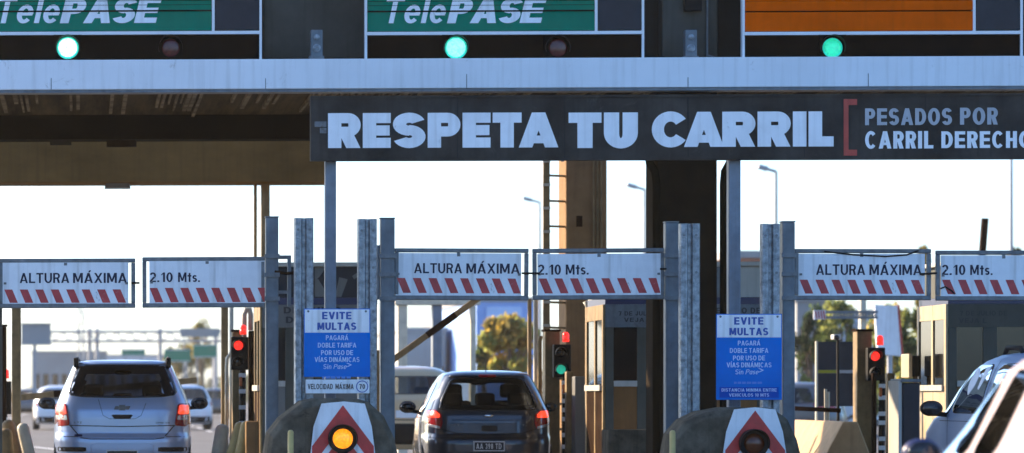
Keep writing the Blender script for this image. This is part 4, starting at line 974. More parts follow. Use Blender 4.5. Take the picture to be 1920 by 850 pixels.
def make_car(name, cat, label, loc, rz, body, paint, rearw, sidew, frontw, tails, seams=(), sides_seams=(), plate=None, group=None,
             wheels=(.75, 3.3), wr=.31, brake=None, trim=None, mirror_at=None, seats=True, N=190, mirror_mat='black_plastic', glass='car_glass', dz=.028):
    """tails: list of (mode, polygon, lit polygon or None, clear polygon or None) for the right rear lamp in rear view"""
    t = thing(name, label, cat, loc, rz, group)
    holes = []
    if rearw: holes.append(('rear', shrink(rearw)))
    if frontw: holes.append(('front', shrink(frontw)))
    for P in sidew: holes += [('L', shrink(P, .9)), ('R', shrink(P, .9))]
    bo = body.shell(holes, N, dz).build('body', paint, t, smooth=True, local=True)
    if rearw: body.patch('rear', rearw, .005, rim=1).build('rear_window', [glass, 'frit'], t, smooth=True, local=True)
    if frontw: body.patch('front', frontw, .005, rim=1).build('windscreen', [glass, 'frit'], t, smooth=True, local=True)
    for P in sidew:
        for md in 'LR': body.patch(md, P, .005, rim=1).build('side_window', [glass, 'frit'], t, smooth=True, local=True)
    for poly, lit, clear in tails:
        for sgn in (1, -1):
            mk_ = (lambda P: P) if sgn > 0 else mirror
            q = body.patch('rear', mk_(poly), .016, smooth=1, step=.03, bulge=.01).build('tail_light', 'tail_red', t, smooth=True, local=True)
            if lit: body.patch('rear', mk_(lit), .027, smooth=1, step=.03).build('brake_lamp', 'tail_lit', q, smooth=True, local=True)
            if clear: body.patch('rear', mk_(clear), .025, smooth=1, step=.03).build('reverse_lamp', 'tail_clear', q, smooth=True, local=True)
    mb = MB()
    for pts, w in seams: body.strip('rear', pts, w, mb=mb)
    for pts, w in sides_seams:
        for md in 'LR': body.strip(md, pts, w, mb=mb)
    if mb.f: mb.build('panel_gap', 'seam', bo, local=True)
    if trim:
        for P, mm in trim: body.patch('rear', P, .006, smooth=1).build('bumper_trim', mm, bo, smooth=True, local=True)
    if brake:
        body.patch('rear', brake, .02, smooth=1).build('high_brake_light', 'tail_red', t, smooth=True, local=True)
    if plate:
        x, z, txt, dark = plate
        y = body.rear(x, z)-.022
        mb = MB(); mb.box(x-.2, x+.2, y, y+.02, z-.065, z+.065); p = mb.build('number_plate', 'white_panel', t, bevel=.004, local=True)
        mb = MB(); mb.box(x-.185, x+.185, y-.002, y-.0005, z-.05, z+.05); mb.build('plate_field', 'ink_black' if dark else 'white_paint', p, local=True)
        mb = MB(); cx = 0; its = []
        for ch in (txt or ''):
            if ch == ' ': cx += .4; continue
            P, W = glyph(ch, .2, .17); its.append((P, cx)); cx += W+.16
        k = 0
        for P, o in its:
            for q in P:
                k += 1; pts = [(x-.165+(o+a)*.33/cx, y-.003-.0002*(k % 7), z-.035+b*.07) for a, b in q]
                mb.face(pts)
        if mb.f: mb.build('plate_lettering', 'white_paint' if dark else 'ink_black', p, local=True)
    for y in wheels:
        for sx in (-1, 1): wheel(t, sx*(body.prm(.4)[0]-.10), y, wr)
    if mirror_at:
        y, z, out = mirror_at
        for sx in (-1, 1):
            xx = body.side(y, z)
            mb = MB(); mb.ball((sx*(xx+out), y, z+.05), 1, 16, 10, sc=(.115, .07, .085)); q = mb.build('side_mirror', mirror_mat, t, smooth=True, local=True)
            mb = MB(); mb.bar((sx*(xx-.02), y+.02, z-.02), (sx*(xx+out), y+.01, z), .05, .05); mb.build('mirror_arm', 'black_plastic', q, local=True)
            mb = MB(); mb.ball((sx*(xx+out), y-.045, z+.05), 1, 16, 8, sc=(.095, .032, .068)); mb.build('mirror_glass', 'dark_glass', q, smooth=True, local=True)
    if seats:
        w = body.prm(.9)[0]; r = body.prm(.9)[1]
        mb = MB(); mb.box(-w+.12, w-.12, r+.35, 2.9, .25, .45); mb.build('cabin_floor', 'interior', t, local=True)
        for xs in (-.38, .38):
            mb = MB(); mb.box(xs-.25, xs+.25, 1.75, 1.92, .4, 1.12); s_ = mb.build('seat', 'interior', t, bevel=.05, local=True)
            mb = MB(); mb.box(xs-.13, xs+.13, 1.76, 1.86, 1.16, 1.34); mb.build('headrest', 'interior', s_, bevel=.04, local=True)
        mb = MB(); mb.box(-w+.14, w-.14, .85, 1.02, .4, 1.06); s_ = mb.build('rear_seat', 'interior', t, bevel=.05, local=True)
        for xs in (-.42, 0, .42): mb = MB(); mb.box(xs-.13, xs+.13, .86, .95, 1.05, 1.22); mb.build('headrest', 'interior', s_, bevel=.04, local=True)
        mb = MB(); mb.box(-w+.12, w-.12, 2.6, 3.0, .6, .97); mb.build('dashboard', 'interior', t, bevel=.04, local=True)
        mb = MB(); mb.ball((0, 2.35, body.sl[-1][0]-.16), 1, 12, 8, sc=(.12, .03, .035)); mb.build('inner_mirror', 'black_plastic', t, smooth=True, local=True)
    return t

# silver blue people carrier in the left lane
Bs = Body([(.20,.78,.10,4.2,6),(.30,.85,.03,4.3,6),(.46,.88,.0,4.32,6),(.60,.885,.0,4.32,6.5),(.655,.885,.012,4.3,6.5),(.69,.88,.055,4.28,6.5),(.90,.875,.06,4.1,6.5),
           (.99,.865,.07,3.45,6.5),(1.08,.84,.10,3.15,6.5),(1.15,.815,.13,3.02,6.5),(1.30,.755,.20,2.78,6.5),(1.48,.675,.29,2.5,6),(1.57,.635,.33,2.35,6),(1.605,.61,.36,2.25,6),(1.63,.56,.41,2.1,5.5),(1.645,.47,.52,1.95,5),(1.655,.30,.75,1.75,4),(1.66,.15,1.0,1.5,4)])
rw = [(-.695,1.24),(-.66,1.19),(-.50,1.165),(0,1.155),(.50,1.165),(.66,1.19),(.695,1.24),(.64,1.42),(.575,1.585),(-.575,1.585),(-.64,1.42)]
fw = [(-.66,1.06),(.66,1.06),(.5,1.5),(-.5,1.5)]
sw = [[(.62,1.12),(1.35,1.08),(1.35,1.5),(.75,1.5)], [(1.45,1.08),(2.4,1.05),(2.0,1.5),(1.45,1.5)]]
tl = [(.865,1.09),(.70,1.085),(.655,.80),(.80,.785),(.868,.80)]
car1 = make_car('family_car', 'car', 'silver blue people carrier with roof rails, seen from behind in the left lane', (ax(229,43), 43, 0), R(-1.0), Bs, 'paint_silver_blue', rw, sw, fw, glass='dark_car_glass', tails=
    [(tl, [(.84,1.065),(.72,1.065),(.70,.945),(.84,.945)], [(.85,.93),(.70,.93),(.69,.87),(.85,.87)])],
    seams=[([(-.665,.80),(0,.785),(.665,.80)],.012), ([(-.655,.80),(-.52,.64),(-.40,.625),(.40,.625),(.52,.64),(.655,.80)],.013), ([(-.87,.655),(-.55,.655)],.01), ([(.55,.655),(.87,.655)],.01),
           ([(-.30,1.14),(-.24,.93),(-.16,.885),(.16,.885),(.24,.93),(.30,1.09)],.005)],
    sides_seams=[([(1.4,.45),(1.4,1.08)],.012)], plate=(0,.42,'',True), mirror_at=(2.55,1.03,.16),
    trim=[([(-.40,.575),(.40,.575),(.38,.30),(-.38,.30)],'paint_silver_blue'), ([(-.85,.52),(-.45,.52),(-.45,.46),(-.85,.46)],'black_plastic'), ([(.45,.52),(.85,.52),(.85,.46),(.45,.46)],'black_plastic'),
          ([(-.60,.34),(.60,.34),(.60,.22),(-.60,.22)],'black_plastic')])
car1.scale = (1.03, 1, 1)
mb = MB()
for sx in (-1, 1):
    mb.tube([(sx*.585,.42,1.60),(sx*.59,.55,1.665),(sx*.585,1.4,1.685),(sx*.57,2.2,1.64)], .022, 10); mb.box(sx*.585-.03, sx*.585+.03, .38, .52, 1.55, 1.68)
each(mb, 'roof_rail', 'black_plastic', car1, bevel=.01, local=True)
Bs.patch('rear', [(-.54,1.632),(.54,1.632),(.58,1.598),(-.58,1.598)], .04, smooth=1).build('spoiler', 'paint_silver_blue', car1, smooth=True, local=True)
mb = MB()
yb = Bs.rear(0,1.03)-.012
for q in ([(-.105,1.005),(-.04,1.005),(-.04,1.05),(-.085,1.05)], [(-.039,.99),(.039,.99),(.039,1.065),(-.039,1.065)], [(.04,1.005),(.085,1.005),(.105,1.05),(.04,1.05)]):
    mb.prism(q, yb, yb+.015)
mb.build('emblem', 'frame_grey', car1, local=True)
Bs.patch('rear', [(-.14,.94),(.14,.94),(.10,.885),(-.10,.885)], .004, smooth=1).build('grip_recess', 'seam', car1, local=True)
Bs.patch('rear', [(-.60,.685),(-.50,.685),(-.50,.655),(-.60,.655)], .004, smooth=1).build('sticker', 'navy', car1, local=True)
def car_badge(b, car, text, x0, x1, z0, z1, m='chrome'):
    mb = MB(); cx = 0; its = []
    for ch in text:
        P, W = glyph(ch, .2, .17); its.append((P, cx)); cx += W+.18
    k = 0
    for P, o in its:
        for q in P:
            k += 1; mb.face([(x0+(o+a)*(x1-x0)/cx, b.rear((x0+x1)/2, z0)-.006-.0002*(k % 7), z0+c*(z1-z0)) for a, c in q])
    mb.build('badge', m, car, local=True)
car_badge(Bs, car1, 'LTZ', -.60, -.50, .825, .85, 'frame_grey'); car_badge(Bs, car1, 'SPIN 1.8', .42, .60, .825, .845, 'frame_grey')

# dark hatchback in the middle lane
Bd = Body([(.18,.74,.12,3.85,6),(.30,.82,.03,3.93,6),(.45,.845,.0,3.95,6),(.58,.85,.0,3.95,6),(.64,.85,.02,3.93,6),(.68,.845,.07,3.9,6),(.86,.84,.09,3.75,6),
           (.93,.825,.105,3.2,6),(1.0,.80,.13,2.95,6),(1.10,.755,.18,2.72,6),(1.25,.685,.25,2.45,6),(1.38,.615,.33,2.2,6),(1.45,.57,.38,2.05,6),(1.48,.53,.43,1.9,5.5),(1.50,.45,.55,1.75,5),(1.512,.28,.75,1.6,4),(1.518,.15,.95,1.35,4)])
rw = [(-.64,1.0),(0,.985),(.64,1.0),(.60,1.15),(.475,1.41),(0,1.425),(-.475,1.41),(-.60,1.15)]
fw = [(-.62,.97),(.62,.97),(.46,1.37),(-.46,1.37)]
sw = [[(.62,1.0),(1.3,.97),(1.3,1.36),(.78,1.36)], [(1.38,.97),(2.35,.95),(1.9,1.36),(1.38,1.36)]]
tl = [(.83,1.075),(.70,1.06),(.60,.955),(.60,.80),(.72,.775),(.835,.83)]
tl = [(.80,1.02),(.67,1.005),(.60,.955),(.585,.83),(.615,.75),(.80,.80)]
car2 = make_car('hatchback', 'car', 'dark blue hatchback with lit tail lights, seen from behind in the middle lane', (ax(917,43), 43, 0), R(-3.5), Bd, 'paint_dark_blue', rw, sw, fw,
    [(tl, [(.785,.995),(.67,.985),(.62,.945),(.62,.90),(.785,.90)], [(.785,.825),(.62,.79),(.62,.755),(.785,.795)])],
    seams=[([(-.60,.755),(-.42,.70),(0,.69),(.42,.70),(.60,.755)],.014), ([(-.84,.64),(.84,.64)],.008), ([(-.36,.60),(-.30,.655)],.006)],
    sides_seams=[([(1.34,.42),(1.34,.98)],.012)], plate=(0,.535,'AA 398 TD',True), brake=[(-.11,1.462),(.11,1.462),(.11,1.425),(-.11,1.425)], mirror_at=(2.32,.98,.15),
    trim=[([(-.80,.43),(.80,.43),(.74,.24),(-.74,.24)],'black_plastic')])
mb = MB(); yb = Bd.rear(0,.92)-.01; mb.ball((0,yb,.925), 1, 14, 8, sc=(.06,.012,.022)); mb.build('emblem', 'chrome', car2, smooth=True, local=True)
Bd.patch('rear', [(-.09,.80),(.11,.80),(.11,.725),(-.09,.725)], .004, smooth=1).build('grip_recess', 'seam', car2, local=True)
car_badge(Bd, car2, 'JOY', -.50, -.36, .795, .82, 'frame_grey'); car_badge(Bd, car2, '1.4', .42, .54, .795, .82, 'frame_grey')
Bd.patch('rear', [(-.47,1.455),(.47,1.455),(.50,1.425),(-.50,1.425)], .012, smooth=1).build('spoiler', 'paint_dark_blue', car2, smooth=True, local=True)
mb = MB(); mb.tube([(0,.7,1.5),(0,.62,1.62)], .006, 6); mb.build('antenna', 'black_plastic', car2, local=True)

# beige sport utility car further up the middle lane
Bu = Body([(.25,.80,.10,4.4,6),(.40,.90,.02,4.48,6),(.60,.925,.0,4.5,6),(.80,.925,.03,4.45,6),(1.0,.92,.05,4.2,6),(1.12,.90,.07,3.5,6),(1.22,.87,.10,3.2,6),(1.45,.78,.2,2.8,6),(1.58,.72,.28,2.55,5.5),(1.64,.64,.36,2.4,5),(1.68,.5,.5,2.1,4.5),(1.70,.25,.9,1.6,4)])
rw = [(-.76,1.22),(0,1.20),(.76,1.22),(.66,1.52),(-.66,1.52)]
car3 = make_car('sport_utility_car', 'car', 'beige sport utility car with a pale roof, half hidden left of the dark hatchback', (ax(764,57.5), 57.5, 0), R(-1.5), Bu, 'paint_beige', rw,
    [[(.7,1.2),(1.5,1.18),(1.5,1.53),(.85,1.53)], [(1.6,1.18),(2.6,1.15),(2.1,1.53),(1.6,1.53)]], [(-.7,1.15),(.7,1.15),(.55,1.55),(-.55,1.55)],
    [([(.90,1.16),(.66,1.13),(.60,1.02),(.90,.98)], None, [(.85,1.12),(.72,1.10),(.70,1.06),(.85,1.05)])],
    seams=[([(-.86,.78),(0,.76),(.86,.78)],.016)], plate=(0,.86,'',False), mirror_at=(2.7,1.15,.17), trim=[([(-.88,.70),(.88,.70),(.82,.34),(-.82,.34)],'black_plastic')], wr=.35)

# blue grey van on the right
Bv = Body([(.25,.75,.06,4.0,8),(.40,.84,.01,4.1,8),(.60,.86,.0,4.12,8),(.85,.86,.02,4.05,8),(1.0,.855,.03,3.75,7.5),(1.06,.85,.035,3.35,7.5),(1.12,.84,.04,3.18,7.5),(1.30,.79,.07,2.95,7.5),(1.50,.72,.10,2.62,7.5),(1.60,.66,.14,2.35,7),(1.66,.58,.2,2.1,6),(1.69,.42,.4,1.8,5),(1.70,.2,.8,1.5,4)])
vx, vD = 1990, 27.0
swv = [[(1.60,1.06),(2.70,1.06),(2.30,1.57),(1.64,1.57)], [(2.78,1.05),(3.12,1.05),(2.50,1.52),(2.42,1.52)], [(.36,1.06),(1.44,1.06),(1.44,1.57),(.42,1.57)]]
car4 = make_car('van', 'van', 'blue grey compact van with white marks on its side window, behind the pinkish car', (9.56, 31.0, 0), R(0), Bv, 'paint_van', [(-.66,1.12),(.66,1.12),(.58,1.5),(-.58,1.5)],
    swv, [(-.70,1.12),(.70,1.12),(.55,1.55),(-.55,1.55)], [([(.85,1.10),(.75,1.10),(.75,.75),(.85,.75)], None, None)],
    sides_seams=[([(1.54,.4),(1.54,1.6)],.012), ([(2.78,.4),(2.78,1.05)],.012), ([(.3,.98),(3.1,.98)],.006)], plate=(0,.6,'',False), mirror_at=(2.84,1.06,.16), wheels=(.7,3.3))
car4.scale = (1, 1, .955)
mb = MB(); mb.tube([(-.50,1.35,1.66),(-.50,1.45,1.725),(-.50,1.9,1.735),(-.50,2.0,1.67)], .025, 10); mb.build('roof_bar', 'black_plastic', car4, smooth=True, local=True)
mb = MB()
for P in ([(2.26,1.53),(2.12,1.53),(2.02,1.46),(2.06,1.34),(2.20,1.24),(2.30,1.36)], [(1.98,1.47),(1.93,1.47),(1.93,1.43),(1.98,1.43)], [(1.88,1.54),(1.74,1.54),(1.76,1.45),(1.86,1.30),(1.92,1.32)]):
    Bv.patch('L', P, .008, smooth=1, mb=mb)
mb.build('window_marks', 'white_paint', car4, local=True)

# pinkish white hatchback at the right edge, nearest the camera
Bp = Body([(.18,.74,.12,3.85,7),(.30,.82,.03,3.93,7),(.45,.845,.0,3.95,7),(.60,.85,.02,3.93,7),(.74,.84,.09,3.75,7),(.81,.825,.105,3.35,8),(.88,.80,.13,3.12,8),(1.0,.755,.18,2.88,8),
           (1.20,.685,.25,2.56,8),(1.36,.63,.33,2.28,8),(1.43,.59,.38,2.1,7),(1.475,.53,.45,1.9,6),(1.50,.45,.55,1.75,5),(1.515,.28,.75,1.6,4),(1.52,.15,.95,1.35,4)])
car5 = make_car('hatchback', 'car', 'pinkish white hatchback cut by the right edge, nearest to the camera', (5.90, 17.1, 0), R(0), Bp, 'paint_pink_white', [(-.64,.92),(.64,.92),(.50,1.38),(-.50,1.38)],
    [[(.42,.90),(.95,.88),(.95,1.36),(.75,1.36)], [(1.70,.87),(2.16,.86),(1.84,1.37),(1.50,1.37)], [(2.28,.86),(2.95,.85),(2.36,1.26),(2.05,1.37)]], [(-.62,.9),(.62,.9),(.48,1.36),(-.48,1.36)],
    [([(.83,.95),(.68,.94),(.64,.70),(.82,.68)], None, None)], sides_seams=[([(1.02,.42),(1.02,.86)],.012), ([(2.22,.42),(2.22,.85)],.012)], plate=(0,.5,'',False), mirror_at=(2.55,.83,.17), mirror_mat='navy')
car5.scale = (1, 1, .98)

# cars far up the road
Bw = Body([(.2,.76,.1,3.9,6),(.35,.84,.0,4.0,6),(.65,.85,.0,4.0,6),(.9,.84,.08,3.7,6),(1.0,.80,.13,2.95,6),(1.25,.69,.25,2.45,6),(1.42,.58,.36,2.1,5),(1.5,.35,.7,1.6,4),(1.51,.15,.95,1.35,4)])
def far_car(paint, label, x, D, rz=0, sc=1.0):
    c = make_car('distant_car', 'car', label, (ax(x,D), D, 0), rz, Bw, paint, [(-.62,1.0),(.62,1.0),(.5,1.38),(-.5,1.38)], [[(.65,1.0),(1.3,.97),(1.3,1.36),(.8,1.36)], [(1.4,.97),(2.35,.95),(1.9,1.36),(1.4,1.36)]],
        [(-.62,.97),(.62,.97),(.46,1.37),(-.46,1.37)], [([(.82,.98),(.68,.98),(.66,.8),(.82,.8)], None, None)], group='cars driving off beyond the toll lanes', seats=False, N=64, dz=.06, trim=[([(-.8,.45),(.8,.45),(.75,.25),(-.75,.25)],'black_plastic')])
    c.scale = (sc, sc, sc); return c
far_car('paint_white', 'white car driving off left of the silver car', 108, 112, R(0))
far_car('paint_white', 'white car driving off right of the silver car', 360, 112, R(14), 1.02)
far_car('paint_grey', 'dark grey car far up the road right of the silver car', 404, 170)
far_car('paint_white', 'pale car far up the road above the left barrier arm', 75, 215, R(4))
far_car('paint_grey', 'grey car far up the road left of the white one', 52, 180, R(2))
far_car('paint_red', 'small red car far up the road at the left', 62, 300, R(2))
far_car('paint_red', 'red car far away behind the black board on the right', 1520, 118, R(60), 1.1)
far_car('paint_white', 'white car far away left of the black board on the right', 1512, 92, R(70))
far_car('paint_white', 'white car far away behind the right striped signal pole', 1650, 100, R(75))
far_car('paint_grey', 'grey car far away behind the legs of the black board', 1585, 84, R(70))

# ------------------------------------------------------------------ background
def street_lamp(x, ytip, xt, ytop, D, label):
    t = thing('street_lamp', label, 'street lamp', (ax(x,D), D, 0), group='tall street lamps beyond the toll plaza')
    top = at(x, ytop, D); b = MB(); b.tube([Vector((top.x, D, 0)), top], [.06, .04], 8); b.build('mast', 'booth_pale', t)
    tip = at(xt, ytip, D); m = top.lerp(tip, .5)
    b = MB(); b.tube([top, m, tip], .04, 8); b.build('arm', 'mast_grey', t)
    b = MB(); b.bar(m+Vector((0,0,.0)), tip+(tip-top)*.1, .12, .2); b.build('lamp_head', 'mast_grey', t, bevel=.03)
street_lamp(1012, 372, 983, 380, 118, 'street lamp whose head shows just left of the ladder')
street_lamp(1209, 347, 1178, 356, 104, 'street lamp between the tan and the dark column')
street_lamp(1455, 313, 1424, 322, 90, 'tallest looking street lamp, right of the second sign post')
b = MB(); b.tube([Vector((ax(1896,80),80,0)), at(1896,250,80)], [.06,.03], 8); single('mast', b, 'mast_grey', 'thin tall mast near the right edge', 'mast')
b = MB(); b.bar(Vector((ax(1812,60),60,0)), at(1847,410,60), .1, .1); single('leaning_pole', b, 'post_brown', 'leaning brown pole behind the right 2.10 Mts. frame', 'pole')

def crown(c, rx, rz, ry, n, leaf, mats, gaps=.0, lumps=9, seedv=1):
    rnd = random.Random(seedv); mb = MB(); L = []
    for k in range(lumps):
        a = rnd.uniform(0, 6.283); h = rnd.uniform(-.8, .85); q = math.sqrt(max(0.05, 1-h*h))*rnd.uniform(.35, .85)
        L.append((Vector((math.cos(a)*q*rx, math.sin(a)*q*ry, h*rz*.85)), rnd.uniform(.16, .40), rnd.randrange(len(mats))))
    for k in range(n):
        p, s, mi = rnd.choice(L)
        d = Vector((rnd.gauss(0,1), rnd.gauss(0,1), rnd.gauss(0,1))).normalized()*rnd.random()**.4*s
        q = c+p+Vector((d.x*rx, d.y*ry, d.z*rz))
        u = Vector((rnd.gauss(0,1), rnd.gauss(0,1), rnd.gauss(0,1))).normalized(); w = u.orthogonal().normalized()
        l = leaf*rnd.uniform(.6, 1.4)
        mb.face([q-u*l, q+w*l*.55, q+u*l, q-w*l*.55], mi if rnd.random() < .7 else rnd.randrange(len(mats)))
    return mb
def tree(x, ytop, ybot, hw, D, mats, label, n=2000, seedv=1, leaf=None, name='tree', group='trees beyond the toll plaza'):
    s = D/F; X = ax(x,D); zt_ = az(ytop,D,x); zb_ = max(.3, az(ybot,D,x)); rz_ = (zt_-zb_)/2; rx = hw*s
    t = thing(name, label, 'tree', (X, D, 0), group=group)
    c = Vector((X, D, (zt_+zb_)/2))
    b = MB(); b.tube([(X,D,0), (X+.1,D,zb_*.6), (X,D,c.z)], [rx*.09+.05, rx*.07+.04, .03], 8)
    rnd = random.Random(seedv+5)
    for k in range(5): b.tube([(X,D,zb_*.7+.15*k), c+Vector((rnd.uniform(-.6,.6)*rx, rnd.uniform(-.5,.5)*rx, rnd.uniform(-.4,.5)*rz_))], [rx*.045+.02, .015], 6)
    b.build('trunk', 'trunk', t)
    crown(c, rx, rz_, rx*.9, n, leaf or max(.1, rx*.085), mats, seedv=seedv, lumps=20).build('crown', mats, t)
    return t
tree(955, 590, 706, 64, 105, ['leaf_yellow','leaf_olive','leaf_light'], 'yellow leaved tree behind the dark hatchback', 3600, 3, leaf=.13)
tree(905, 640, 720, 26, 112, ['leaf_olive','leaf_green'], 'small olive tree left of the yellow leaved tree', 1600, 4)
tree(378, 598, 700, 32, 240, ['leaf_olive','leaf_green'], 'hazy pointed tree above the green road signs at the left', 2200, 5)
tree(345, 640, 720, 40, 260, ['leaf_olive','leaf_dark'], 'hazy low tree behind the green road signs at the left', 1800, 6)
for i, (x, yt, yb, hw, D, ms, lab) in enumerate([
    (1520, 566, 712, 40, 120, ['leaf_dark','leaf_green'], 'dark green tree beside the grey building, behind the black board'),
    (1578, 560, 700, 46, 115, ['leaf_green','leaf_light'], 'green tree straight behind the black camera pole'),
    (1668, 566, 720, 40, 110, ['leaf_light','leaf_yellow','leaf_green'], 'light green tree behind the white banner sign'),
    (1712, 575, 735, 34, 100, ['leaf_green','leaf_light'], 'light green bushy tree left of the cream toll booth'),
    (1735, 458, 620, 22, 130, ['leaf_olive','leaf_green'], 'tree top showing above the middle of the right height barrier'),
    (1915, 446, 640, 34, 125, ['leaf_olive','leaf_green'], 'tree top showing above the right height barrier at the picture edge')]):
    tree(x, yt, yb, hw, D, ms, lab, 2600, 20+i)
def bush(x, ytop, hw, D, mats, label, seedv):
    s = D/F; c = Vector((ax(x,D), D, az(ytop,D,x)*.5)); mb = crown(c, hw*s, c.z, hw*s*.7, 1300, max(.07, hw*s*.1), mats, seedv=seedv)
    single('bush', mb, mats, label, 'bush', 'bushes beyond the right lane')
bush(1695, 672, 36, 78, ['leaf_light','leaf_yellow'], 'bright green bush right of the red lit signal', 41)
bush(1510, 690, 24, 96, ['leaf_light','yellow_green'], 'yellow green bush left of the black board', 42)
bush(1650, 690, 26, 88, ['leaf_green','leaf_light'], 'green bush behind the right striped signal pole', 43)

def building(x0, x1, ytop, D, depth, m, label, name='building', rows=0, cols=0, band=None):
    t = thing(name, label, 'building', (ax((x0+x1)/2,D), D, 0))
    X0, X1 = ax(x0,D), ax(x1,D); z = az(ytop,D,(x0+x1)/2)
    b = MB(); b.box(X0, X1, D, D+depth, 0, z); b.build('wall', m, t)
    b = MB(); b.box(X0-.1, X1+.1, D-.1, D+depth+.1, z+.002, z+.2); b.build('roof_edge', 'wall_grey', t)
    for r in range(rows):
        for c in range(cols):
            w = (X1-X0)/cols; h = z/(rows+.4)
            b = MB(); b.box(X0+w*(c+.2), X0+w*(c+.8), D-.03, D+.02, h*(r+.35), h*(r+.85)); each(b, 'window', 'dark_glass', t)
    if band:
        b = MB(); b.box(X0, X1, D-.04, D-.002, z-band[0], z-band[0]-band[1]); b.build('band', band[2], t)
    return t
t = building(893, 1010, 566, 150, 14, 'wall_blue', 'blue building behind the yellow leaved tree', band=None)
b = MB(); b.pbox(912, 575, 978, 612, 149.9, .06); each(b, 'panel', 'wall_blue_light', t)
building(838, 892, 612, 170, 12, 'wall_pale', 'pale low building with a bluish window row, left of the blue building', rows=1, cols=3)
building(748, 836, 622, 160, 12, 'wall_grey', 'grey hall behind the beige sport utility car', rows=1, cols=5)
building(1494, 1556, 566, 135, 15, 'wall_grey', 'grey building at the left of the right lane opening', rows=2, cols=2)
building(1556, 1640, 590, 145, 15, 'wall_pale', 'pale building behind the trees of the right lane')
building(60, 200, 662, 330, 20, 'wall_grey', 'long grey hall far behind the left lane', rows=1, cols=8)
building(200, 330, 668, 420, 20, 'wall_pale', 'pale hall far behind the silver car', rows=1, cols=6)
building(1372, 1440, 484, 95, 8, 'roof_tile', 'red brick building just showing above the wide toll booth roof')

for x0, x1, m, lab in ((746, 764, 'post_cream', 'sunlit cream pillar left of the raised barrier arm'), (811, 829, 'pole_grey', 'pale grey pillar crossed by the raised barrier arm'), (882, 892, 'post_cream', 'narrow pale pillar left of the blue building')):
    b = MB(); b.box(ax(x0,66), ax(x1,66), 66, 66.3, 0, az(572,66)); single('pillar', b, m, lab, 'pillar', 'pillars of the next lane roof', bevel=.02)
b = MB(); b.box(ax(740,66), ax(900,66), 65.95, 66.5, az(571.5,66), az(556,66)); single('pillar_beam', b, 'post_cream', 'pale beam lying on the three pillars beyond the middle lane', 'beam')
# far poles and clutter at the left
t = thing('billboard', 'grey billboard on a post at the far left of the road', 'billboard', (ax(67,150), 150, 0))
b = MB(); b.pbox(40, 608, 95, 645, 150, .4); b.build('board', 'wall_grey', t)
b = MB(); b.pbox(62, 645.2, 68, 800, 150.1, .25); each(b, 'leg', 'mast_grey', t)
b = MB(); b.pbox(38, 606, 97, 607.8, 149.9, .6); b.pbox(38, 645.2, 97, 647, 149.9, .6); each(b, 'frame', 'mast_grey', t)
t = thing('lattice_mast', 'thin lattice mast behind the overhead sign truss at the left', 'mast', (ax(152,260), 260, 0))
b = MB()
for dx in (-.25, .25):
    for dy in (0, .5): b.tube([(ax(152,260)+dx*1.3, 260+dy, 0), (ax(152,260)+dx*.5, 260+dy, az(572,260,152))], .06, 6)
each(b, 'leg', 'mast_grey', t)
b = MB(); zz = 0.0; zt2 = az(572,260,152); X = ax(152,260)
k = 0
while zz < zt2-1: b.tube([(X-.3, 260, zz), (X+.3, 260, zz+.9)] if k % 2 else [(X+.3, 260, zz), (X-.3, 260, zz+.9)], .04, 5); zz += .9; k += 1
b.build('brace', 'mast_grey', t)
t = thing('sign_truss', 'long lattice truss carrying overhead signs across the far road at the left', 'truss', (ax(260,210), 210, 0))
b = MB(); z0, z1 = az(640,210,200), az(622,210,200); xa, xb = ax(92,210), ax(420,210)
for z in (z0, z1):
    for y in (210, 211): b.tube([(xa,y,z),(xb,y,z)], .07, 6)
n = 26
for k in range(n): 
    p, q = xa+(xb-xa)*k/n, xa+(xb-xa)*(k+1)/n; b.tube([(p,210,z0 if k % 2 else z1),(q,210,z1 if k % 2 else z0)], .045, 5)
b.build('lattice', 'mast_grey', t)
b = MB()
for x in (168, 182, 300, 404): b.tube([(ax(x,210.5),210.5,0),(ax(x,210.5),210.5,z1+.2)], .13, 8)
each(b, 'leg', 'mast_grey', t)
for x0, y0, x1, y1, D, m, lab in ((228, 655, 272, 668, 200, 'highway_green', 'small green road sign above the silver car roof, leftmost of the green signs'),
                              (308, 655, 357, 679, 190, 'highway_green', 'green road sign right above the roof rail of the silver car'),
                              (362, 646, 406, 671, 190, 'highway_green', 'green road sign nearest the tan posts of the first booth'),
                              (338, 616, 412, 632, 205, 'wall_grey', 'grey back of an overhead sign above the green road signs')):
    t = thing('road_sign', lab, 'road sign', (ax((x0+x1)/2,D), D, 0), group='road signs beyond the left lane')
    b = MB(); b.pbox(x0, y0, x1, y1, D, .12); b.build('board', m, t)
    if m == 'highway_green':
        b = MB(); w = (x1-x0)
        b.pbox(x0+1, y0+1, x1-1, y0+2, D-.02, .01); b.pbox(x0+1, y1-2, x1-1, y1-1, D-.02, .01); b.build('border', 'white_paint', t)
    b = MB(); b.pbox(x0+6, y1+.2, x0+8.5, 780, D+.13, .12); b.pbox(x1-8.5, y1+.2, x1-6, 780, D+.13, .12); each(b, 'leg', 'mast_grey', t)
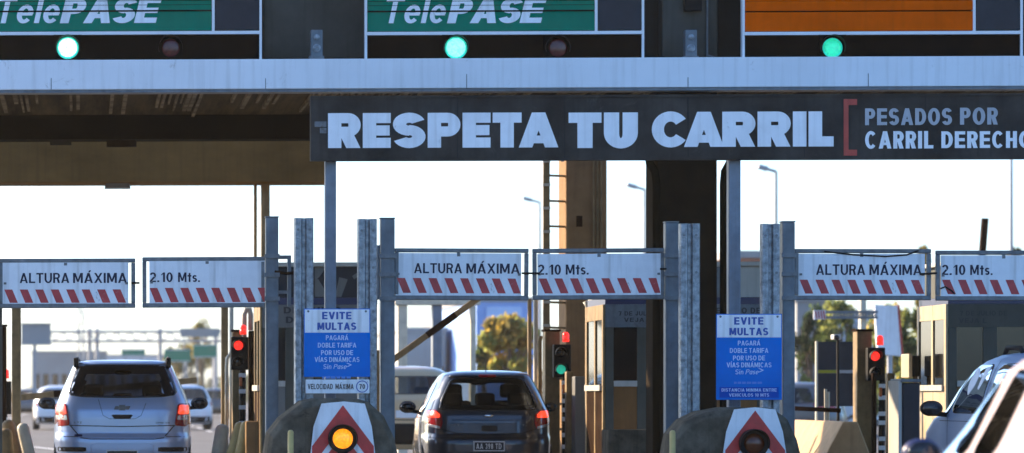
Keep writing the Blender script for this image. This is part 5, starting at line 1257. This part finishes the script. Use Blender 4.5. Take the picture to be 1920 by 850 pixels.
# right background: white banner, lettered boom
t = thing('banner_sign', 'tall white banner sign leaning in front of the trees on the right', 'banner', (ax(1665,72), 72, 0))
b = MB(); q = [(1640,572),(1682,574),(1690,668),(1646,664)]; A = [at(a,c,72) for a,c in q]; b.prism([(p.x,p.z) for p in A], 72, 72.12); b.build('sheet', 'white_panel', t)
b = MB(); b.bar(at(1684,572,72.05), at(1692,672,72.05), .05, .05); b.build('edge_pole', 'bracket_red', t)
b = MB(); b.tube([at(1668,664,72.06), Vector((ax(1670,72),72.06,0))], .06, 8); each(b, 'leg', 'mast_grey', t)
t = thing('overhead_bar', 'thin overhead bar with red striped end in front of the trees on the right', 'height bar', (ax(1580,64), 64, 0))
b = MB(); b.pbox(1548, 583, 1646, 588, 64, .05); b.pbox(1548, 593, 1646, 598, 64, .05); b.build('bar', 'frame_grey', t)
b = MB()
for k in range(4): x = 1530+k*5; b.face([at(x,598,63.99), at(x+2.6,598,63.99), at(x+0.6,583,63.99), at(x-2,583,63.99)])
b.build('stripes', 'stripe_red', t)
b = MB(); b.pbox(1526, 582, 1548, 599, 64, .04); b.build('end_plate', 'white_panel', t)
b = MB()
for k in range(14): b.pbox(1562+k*6, 589, 1566+k*6, 592.4, 64, .03)
each(b, 'rung', 'frame_grey', t)
b = MB(); b.pbox(1614, 560, 1624, 880, 64.1, .2); each(b, 'post', 'post_cream', t)
# far wood that closes the horizon
rnd = random.Random(11); mb = MB()
for k in range(9000):
    x = rnd.uniform(-190, 260); y = rnd.uniform(470, 640); h = 3.2+2.2*math.sin(x*.045)+1.6*math.sin(x*.17+1)+rnd.uniform(-1.0, .8)
    z = rnd.uniform(0, max(1.0, h)); p = Vector((x, y, z)); u = Vector((rnd.gauss(0,1), rnd.gauss(0,1), rnd.gauss(0,1))).normalized(); w = u.orthogonal().normalized(); l = rnd.uniform(.6, 1.3)
    mb.face([p-u*l, p+w*l*.7, p+u*l, p-w*l*.7])
o = mb.build('far_wood', 'far_wood'); tag(o, 'hazy line of far trees closing the horizon', 'wood', kind='stuff')

# ------------------------------------------------------------------ haze
hz = bpy.data.materials.new('haze'); hz.use_nodes = True; n = hz.node_tree.nodes
n.remove(n['Principled BSDF']); pv = n.new('ShaderNodeVolumePrincipled'); pv.inputs['Color'].default_value = (1.0,.94,.82,1); pv.inputs['Density'].default_value = 0.0002; pv.inputs['Anisotropy'].default_value = 0.3
hz.node_tree.links.new(pv.outputs[0], n['Material Output'].inputs['Volume']); hz.cycles.homogeneous_volume = True
M['haze'] = hz
b = MB(); b.box(-640, 640, -40, 700, -1.0, 17.0); o = b.build('haze', 'haze'); tag(o, 'thin pale haze over the road', 'haze', kind='stuff')
